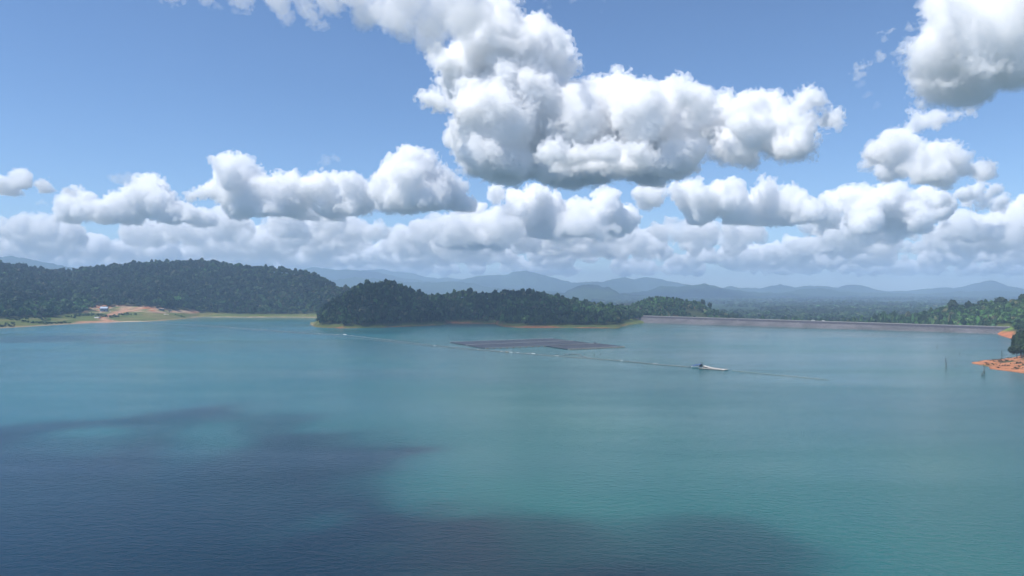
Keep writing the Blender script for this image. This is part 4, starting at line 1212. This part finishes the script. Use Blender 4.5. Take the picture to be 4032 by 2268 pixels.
def bright_float(px, py, L, rad, mat, label):
    p = wat(px, py); d = math.atan2(-0.5, 0.87)
    r = empty('boom_float', (p[0], p[1], 0), d); tag(r, label, 'float')
    MB().tube([(-L / 2, 0, .45), (-L / 2 + .5, 0, .45), (L / 2 - .5, 0, .45), (L / 2, 0, .45)], [rad * .4, rad, rad, rad * .3], 10).build('hull', mat, r, True)
    MB().box((0, 0, .45 + rad), (L * .5, .3, .14)).build('rail', FLOAT_G, r)
bright_float(1358, 1319, 6, 0.55, FLOAT_W, 'short white float resting on the boom off the peninsula tip')
bright_float(1996, 1388, 3.4, 0.42, FLOAT_O, 'orange float on the boom in front of the solar array')
bright_float(2012, 1389, 3.6, 0.4, FLOAT_W, 'white float just right of the orange one on the boom')
bright_float(2100, 1394, 4.2, 0.4, FLOAT_W, 'white float on the boom below the solar array middle')
bright_float(2040, 1391, 3.0, 0.32, FLOAT_W, 'small white float between orange float and boom loop')

# buoys and drifting drums
BUOY = MB(); BUOY.tube([(0, 0, -.3), (0, 0, 0), (0, 0, .5), (0, 0, .75), (0, 0, 1.3)], [.3, .55, .55, .12, .07], 9); BUOY_ME = BUOY.mesh('buoy', simple('dark_buoy', (0.06, 0.05, 0.06), 0.6))
for px, py, lb in [(1770, 1382, 'dark buoy below the left corner of the solar array'), (1790, 1384, 'smaller dark buoy right of the one below the array corner'), (1768, 1387, 'dark buoy nearest the viewer below the array corner'),
                   (1906, 1407, 'lone dark buoy in open water in front of the boom'), (2192, 1396, 'dark buoy beside the boom loop'), (2302, 1394, 'dark buoy above the right end of the boom loop'),
                   (2340, 1397, 'dark buoy right of the boom loop'), (2364, 1396, 'rightmost dark buoy near the boom loop'), (2294, 1341, 'dark buoy behind the solar array back edge'), (1757, 1353, 'dark buoy off the left tip of the solar array'), (3779, 1394, 'dark buoy out from the headland')]:
    p = wat(px, py); o = link('buoy', BUOY_ME); o.location = (p[0], p[1], 0); tag(o, lb, 'buoy', 'buoys on the lake')

# ---------------------------------------------------------------- work barge
bc = np.array([151.5, 534.0]); brz = math.atan2(-0.66, 0.75)
barge = empty('work_barge', (bc[0], bc[1], 0), brz); tag(barge, 'long white work barge with a raised dark slipway at its left', 'barge'); barge.scale = (0.86, 0.85, 0.68)
DECK = simple('white_deck', (0.50, 0.465, 0.42), 0.6, var=0.12, scale=0.8); HULLD = simple('dark_hull', (0.03, 0.03, 0.035), 0.6); TARP = simple('blue_tarp', (0.03, 0.07, 0.22), 0.6, var=0.35, scale=1.2, bump=0.2); STEEL = simple('dark_steel', (0.05, 0.05, 0.055), 0.5)
for y0, wd in ((-3.2, 1.9), (3.2, 1.7)):
    b = MB(); b.box((0, y0, 0.25), (24, wd, 0.7)); h = b.build('pontoon', HULLD, barge)
    for i in range(12):
        MB().box((-11 + i * 2.0, y0, 0.72), (1.94, wd * 1.04, 0.22)).build('deck_board', DECK, barge)
MB().box((9.0, 0, 0.22), (6.0, 4.4, 0.6)).build('pontoon', HULLD, barge)
for i in range(4): MB().box((6.8 + i * 1.5, 0, 0.68), (1.44, 4.6, 0.22)).build('deck_board', DECK, barge)
# sagging slipway: pale sheet on top, dark underside and sides
sl = MB(); n_ = 14
for i in range(n_ + 1):
    x = -9 + i * 15.5 / n_; t = i / n_
    z = 2.3 * (1 - t) ** 2.0 + 0.75 + 0.5 * t ** 3
    sl.v += [(x, -2.0, z), (x, 2.0, z + 0.25)]
for i in range(n_): sl.f.append((2 * i, 2 * i + 2, 2 * i + 3, 2 * i + 1))
sl.build('slipway_sheet', DECK, barge)
sd = MB()
for i in range(n_ + 1):
    x = -9 + i * 15.5 / n_; t = i / n_; z = 2.3 * (1 - t) ** 2.0 + 0.75 + 0.5 * t ** 3
    sd.v += [(x, -2.06, 0.3), (x, -2.06, z - 0.05), (x, 1.98, 0.3), (x, 1.98, z + .2)]
for i in range(n_):
    for k_ in (0, 2): sd.f.append((4 * i + k_, 4 * i + 4 + k_, 4 * i + 5 + k_, 4 * i + 1 + k_))
sd.build('slipway_side', HULLD, barge)
for x in (9.0, 10.4, 11.6):
    MB().tube([(x, 2.2, .8), (x, 2.2, 2.4)], .06, 5).build('railing_post', STEEL, barge)
MB().tube([(9.0, 2.2, 2.3), (11.6, 2.2, 2.3)], .05, 5).build('railing', STEEL, barge)
MB().tube([(-2, 3.2, .8), (-2, 3.2, 3.4)], .06, 5).build('mast', STEEL, barge)
MB().box((-7.6, -2.6, 1.15), (1.0, .9, .7)).build('crate', DECK, barge)
# tug moored at the barge's left end
tg = np.array([142.0, 544.3]); tug = empty('work_boat', (tg[0], tg[1], 0), brz + 0.15); tug.scale = (1.05, 1.1, 0.95); tag(tug, 'small white boat with rumpled blue tarp moored at the barge left end', 'boat')
hull = MB()
xs_ = [-4.2, -3.6, -1, 2, 3.4, 4.3]; ws = [0.9, 1.35, 1.55, 1.5, 1.0, 0.2]
for x, w in zip(xs_, ws): hull.v += [(x, -w * .6, -.4), (x, -w, .9), (x, w, .9), (x, w * .6, -.4)]
for i in range(5):
    for k_ in range(4): hull.f.append((4 * i + k_, 4 * i + 4 + k_, 4 * i + 4 + (k_ + 1) % 4, 4 * i + (k_ + 1) % 4))
hull.f += [(3, 2, 1, 0), (20, 21, 22, 23)]
hull.build('hull', WHITEP, tug)
tp = MB(); nn = 9
for i in range(nn):
    for j in range(5):
        x = -3.6 + i * 6.6 / (nn - 1); y = -1.5 + j * .75
        tp.v.append((x, y, 1.9 + 0.18 * i + 0.35 * math.sin(i * 1.7 + j) - 0.12 * (j - 2) ** 2))
for i in range(nn - 1):
    for j in range(4): tp.f.append((i * 5 + j, i * 5 + 5 + j, i * 5 + 6 + j, i * 5 + 1 + j))
tp.build('tarp', TARP, tug)
for x in (-3.2, 0, 2.8):
    for y in (-1.2, 1.2): MB().tube([(x, y, .8), (x, y, 2.2 + .1 * x)], .07, 5).build('canopy_post', STEEL, tug)
eng = MB(); eng.box((2.6, .4, 1.9), (2.2, 2.0, 2.2), top=.85); eng.tube([(3.0, 0.2, 2.8), (4.2, 0, 4.3), (2.6, .2, 4.6)], [.35, .3, .2], 6); eng.build('winch', HULLD, tug)

# ---------------------------------------------------------------- drowned trunks standing in the water
def snag(px, py, hgt, r0, label, bend=0.0, branch=False, seed=0):
    p = wat(px, py); rs = random.Random(seed)
    root = empty('dead_trunk', (p[0], p[1], 0)); tag(root, label, 'dead tree', 'drowned trunks in the lake')
    pts = [(0, 0, -1.0)]; rr_ = [r0 * 1.1]
    for i in range(1, 6):
        t = i / 5
        pts.append((bend * hgt * t * t + rs.uniform(-.12, .12) * r0 * 3, rs.uniform(-.1, .1) * r0, hgt * t)); rr_.append(r0 * (1 - 0.55 * t))
    MB().tube(pts, rr_, 7).build('trunk', DEADWOOD, root)
    if branch:
        x, y, z = pts[-1]
        MB().tube([(x, y, z - .2), (x - .35 * hgt * .25, y, z + hgt * .14), (x - hgt * .2, y, z + hgt * .19), (x - hgt * .3, y, z + hgt * .16)], [r0 * .4, r0 * .3, r0 * .22, r0 * .12], 5).build('branch', DEADWOOD, root)
    elif hgt > 3:
        x, y, z = pts[3]
        MB().tube([(x, y, z), (x + hgt * .07, y, z + hgt * .1)], [r0 * .4, r0 * .2], 5).build('branch', DEADWOOD, root)
snag(3726, 1446, 7.4, 0.42, 'tall crooked drowned trunk left of the headland', -0.10, seed=1)
snag(3875, 1474, 6.2, 0.55, 'thick drowned trunk with a thin bent top in front of the red headland', -0.02, True, 2)
snag(3868, 1477, 1.9, 0.6, 'short stump beside the thick trunk off the headland', 0, seed=3)
snag(3945, 1397, 4.4, 0.42, 'upright drowned trunk behind the headland tip', 0.03, seed=4)
snag(3689, 1369, 2.8, 0.55, 'stubby drowned stump far out between dam and headland', 0.1, seed=5)
snag(3437, 1318, 2.8, 0.4, 'small drowned stump near the middle of the dam', 0.1, seed=6)
snag(3155, 1298, 2.6, 0.45, 'small drowned stump close to the dam below the cars', 0, seed=7)
snag(3764, 1440, 2.0, 0.18, 'thin drowned stick between the crooked trunk and headland', 0.05, seed=8)
for i, (px, py, h, lb) in enumerate([(1213, 1253, 7, 'drowned trunk by the far bank left of the peninsula tip'), (1163, 1289, 6, 'lone thin drowned trunk left of the peninsula tip'), (1145, 1266, 5, 'thin drowned stick in the cove behind the peninsula tip'),
                                    (1135, 1252, 6, 'drowned trunk standing by the far grassy bank, second of three'), (1088, 1251, 5, 'drowned trunk standing by the far grassy bank, leftmost of three'), (1015, 1297, 5, 'forked snag rising from the boom'), (249, 1285, 3, 'small stick in the water off the left bank'), (285, 1283, 3.5, 'small stick off the left bank, right of another'), (974, 1262, 4, 'thin stick in the cove off the left bank')]):
    snag(px, py, h, 0.32, lb, 0.05 * (i % 3 - 1), seed=20 + i)

# ---------------------------------------------------------------- worksite on the left bank
def on_ground(px, py):
    """terrain point seen at that pixel"""
    u = (px - W0 / 2) / F
    for d in np.arange(1080, 1900, 2.0):
        z = float(ground_at(u * d, d))
        if HOR + (CAMZ - z) * F / d <= py and z > 0: return np.array([u * d, d, z])
    return np.array([u * 1500, 1500, float(ground_at(u * 1500, 1500))])
TIN = simple('blue_grey_sheet', (0.36, 0.43, 0.52), 0.45, var=0.15, scale=0.2); TIND = simple('grey_blue_wall', (0.24, 0.30, 0.40), 0.7, var=0.25, scale=0.3); DOORC = simple('door_dark', (0.05, 0.055, 0.07), 0.6); WINC = simple('window_glass', (0.03, 0.04, 0.05), 0.1)
WHITER = simple('white_roof', (0.75, 0.77, 0.80), 0.5, var=0.1, scale=0.2); POSTM = simple('post_grey', (0.2, 0.2, 0.2), 0.7)
p = on_ground(410, 1226)
hs = empty('site_house', (p[0], p[1], p[2] - .4), 0.28); tag(hs, 'blue-grey sheet metal house on the cleared red slope', 'house')
MB().box((0, 0, 3.2), (12.5, 9, 6.4)).build('wall', TIND, hs)
rf = MB(); rf.add([(-6.9, -5.3, 6.2), (6.9, -5.3, 6.2), (6.9, 5.3, 6.2), (-6.9, 5.3, 6.2), (-6.9, 0, 9.6), (6.9, 0, 9.6)], [(0, 1, 5, 4), (2, 3, 4, 5), (0, 4, 3), (1, 2, 5), (3, 2, 1, 0)]); rf.build('roof', TIN, hs)
MB().box((1.2, -4.55, 1.6), (2.4, .16, 3.2)).build('door', DOORC, hs)
for x in (-4.2, -1.6, 4.6):
    w = MB().box((x, -4.54, 3.6), (1.5, .14, 1.4)).build('window', WINC, hs)
    MB().box((x, -4.6, 2.84), (1.8, .3, .14)).build('sill', WHITEP, w)
p = on_ground(634, 1223)
sh = empty('open_shed', (p[0], p[1], p[2] - .3), 0.1); tag(sh, 'open shed with a bright white roof at the edge of the woods', 'shed')
MB().box((0, 0, 3.9), (12.5, 5.5, .35)).build('roof', WHITER, sh); MB().box((0, 2.0, 1.7), (11, .2, 3.4)).build('wall', TIND, sh)
for x in (-5.5, -1.8, 1.8, 5.5): MB().tube([(x, -2.3, 0), (x, -2.3, 3.8)], .14, 5).build('post', POSTM, sh)
p = on_ground(668, 1225)
hut = empty('small_hut', (p[0], p[1], p[2] - .3), -.1); tag(hut, 'small grey flat-roofed hut right of the white-roofed shed', 'hut')
MB().box((0, 0, 1.4), (6.5, 4, 2.8)).build('wall', simple('hut_wall', (0.22, 0.20, 0.18), 0.8), hut); MB().box((0, 0, 2.95), (7.4, 4.8, .25)).build('roof', simple('hut_roof', (0.33, 0.31, 0.29), 0.7), hut); MB().box((1.2, -2.05, 1.0), (1, .12, 2)).build('door', DOORC, hut)
p = on_ground(391, 1254)
tr = empty('parked_truck', (p[0], p[1], p[2] + .1), 2.4); tag(tr, 'small blue and white truck parked by the red track', 'truck')
MB().box((-1.3, 0, 1.3), (4.6, 2.2, .9)).build('load_bed', simple('truck_blue', (0.10, 0.14, 0.22), 0.5), tr); MB().box((2.3, 0, 1.65), (1.9, 2.1, 2.0), top=.86).build('cab', WHITEP, tr); MB().box((3.1, 0, 2.05), (.5, 1.8, .8)).build('windscreen', GLASSD, tr)
for x in (-2.4, 2.2):
    for y in (-.95, .95): MB().tube([(x, y - .14, .45), (x, y + .14, .45)], .48, 10).build('wheel', TYRE, tr)
p = on_ground(380, 1252)
tt = empty('pale_tent', (p[0], p[1], p[2] - .1), .5); tag(tt, 'low pale canvas shelter beside the parked truck', 'shelter')
MB().add([(-3.6, -2, 0), (3.6, -2, 0), (3.6, 2, 0), (-3.6, 2, 0), (-3.4, 0, 2.0), (3.4, 0, 2.0)], [(0, 1, 5, 4), (2, 3, 4, 5), (0, 4, 3), (1, 2, 5)]).build('canvas', simple('canvas', (0.5, 0.5, 0.46), 0.8), tt)
ROCKW = simple('pale_rock', (0.52, 0.48, 0.40), 0.9, var=0.3, scale=.6)
for i, (px, py, s, lb) in enumerate([(650, 1240, 3.0, 'pale boulder in the grass below the white-roofed shed'), (660, 1241, 2.2, 'smaller pale boulder right of the larger one in the grass'), (444, 1262, 1.7, 'white rock at the lower end of the red track'), (406, 1256, 1.6, 'pale rock beside the red track below the house'), (396, 1230, 2.2, 'pale rock left of the blue-grey house'), (433, 1227, 2.0, 'pale rock right of the blue-grey house'), (553, 1267, 1.8, 'dark-wet rock at the sandy waterline')]):
    p = on_ground(px, py); ri = np.random.default_rng(i)
    ico = [(0, 0, 1), (.9, 0, .4), (.28, .85, .4), (-.72, .53, .4), (-.72, -.53, .4), (.28, -.85, .4), (.72, .53, -.3), (-.28, .85, -.3), (-.9, 0, -.3), (-.28, -.85, -.3), (.72, -.53, -.3)]
    vs = [tuple(np.array(v) * s * ri.uniform(.7, 1.2) * np.array([1.2, .8, .5])) for v in ico]
    fs = [(0, a, a % 5 + 1) for a in range(1, 6)] + [(a, a + 5, a % 5 + 1) for a in range(1, 6)] + [(a + 5, a % 5 + 6, a % 5 + 1) for a in range(1, 6)]
    o = MB().add(vs, fs).build('boulder', ROCKW); o.location = (p[0], p[1], p[2] + .2); tag(o, lb, 'rock', 'pale rocks on the worksite slope')

# white houses far out on the plain
for i, (px, py, w, lb) in enumerate([(3202, 1203, 13, 'tiny white house on the plain behind the two cars'), (3689, 1175, 24, 'tiny white house on the plain below the right mountains'), (3330, 1212, 9, 'small pale house on the plain right of the white one'), (2368, 1157, 22, 'tiny white house at the foot of the small far hill'), (2746, 1166, 22, 'tiny pale house on the plain above the knoll'), (2956, 1170, 18, 'tiny pale house on the plain right of the knoll'), (2208, 1167, 30, 'long pale roof on the plain left of the small far hill')]):
    p = wat(px, py + 2, -20.9)
    h = empty('far_house', (p[0], p[1], -21), .3 * (i % 3 - 1)); tag(h, lb, 'house', 'white houses on the plain')
    MB().box((0, 0, w * .2), (w, w * .6, w * .4)).build('wall', WHITEP, h)
    MB().add([(-w * .55, -w * .36, w * .4), (w * .55, -w * .36, w * .4), (w * .55, w * .36, w * .4), (-w * .55, w * .36, w * .4), (-w * .55, 0, w * .62), (w * .55, 0, w * .62)], [(0, 1, 5, 4), (2, 3, 4, 5), (0, 4, 3), (1, 2, 5)]).build('roof', WHITER, h)
    MB().box((0, -w * .305, w * .14), (w * .12, w * .02, w * .28)).build('door', DOORC, h)
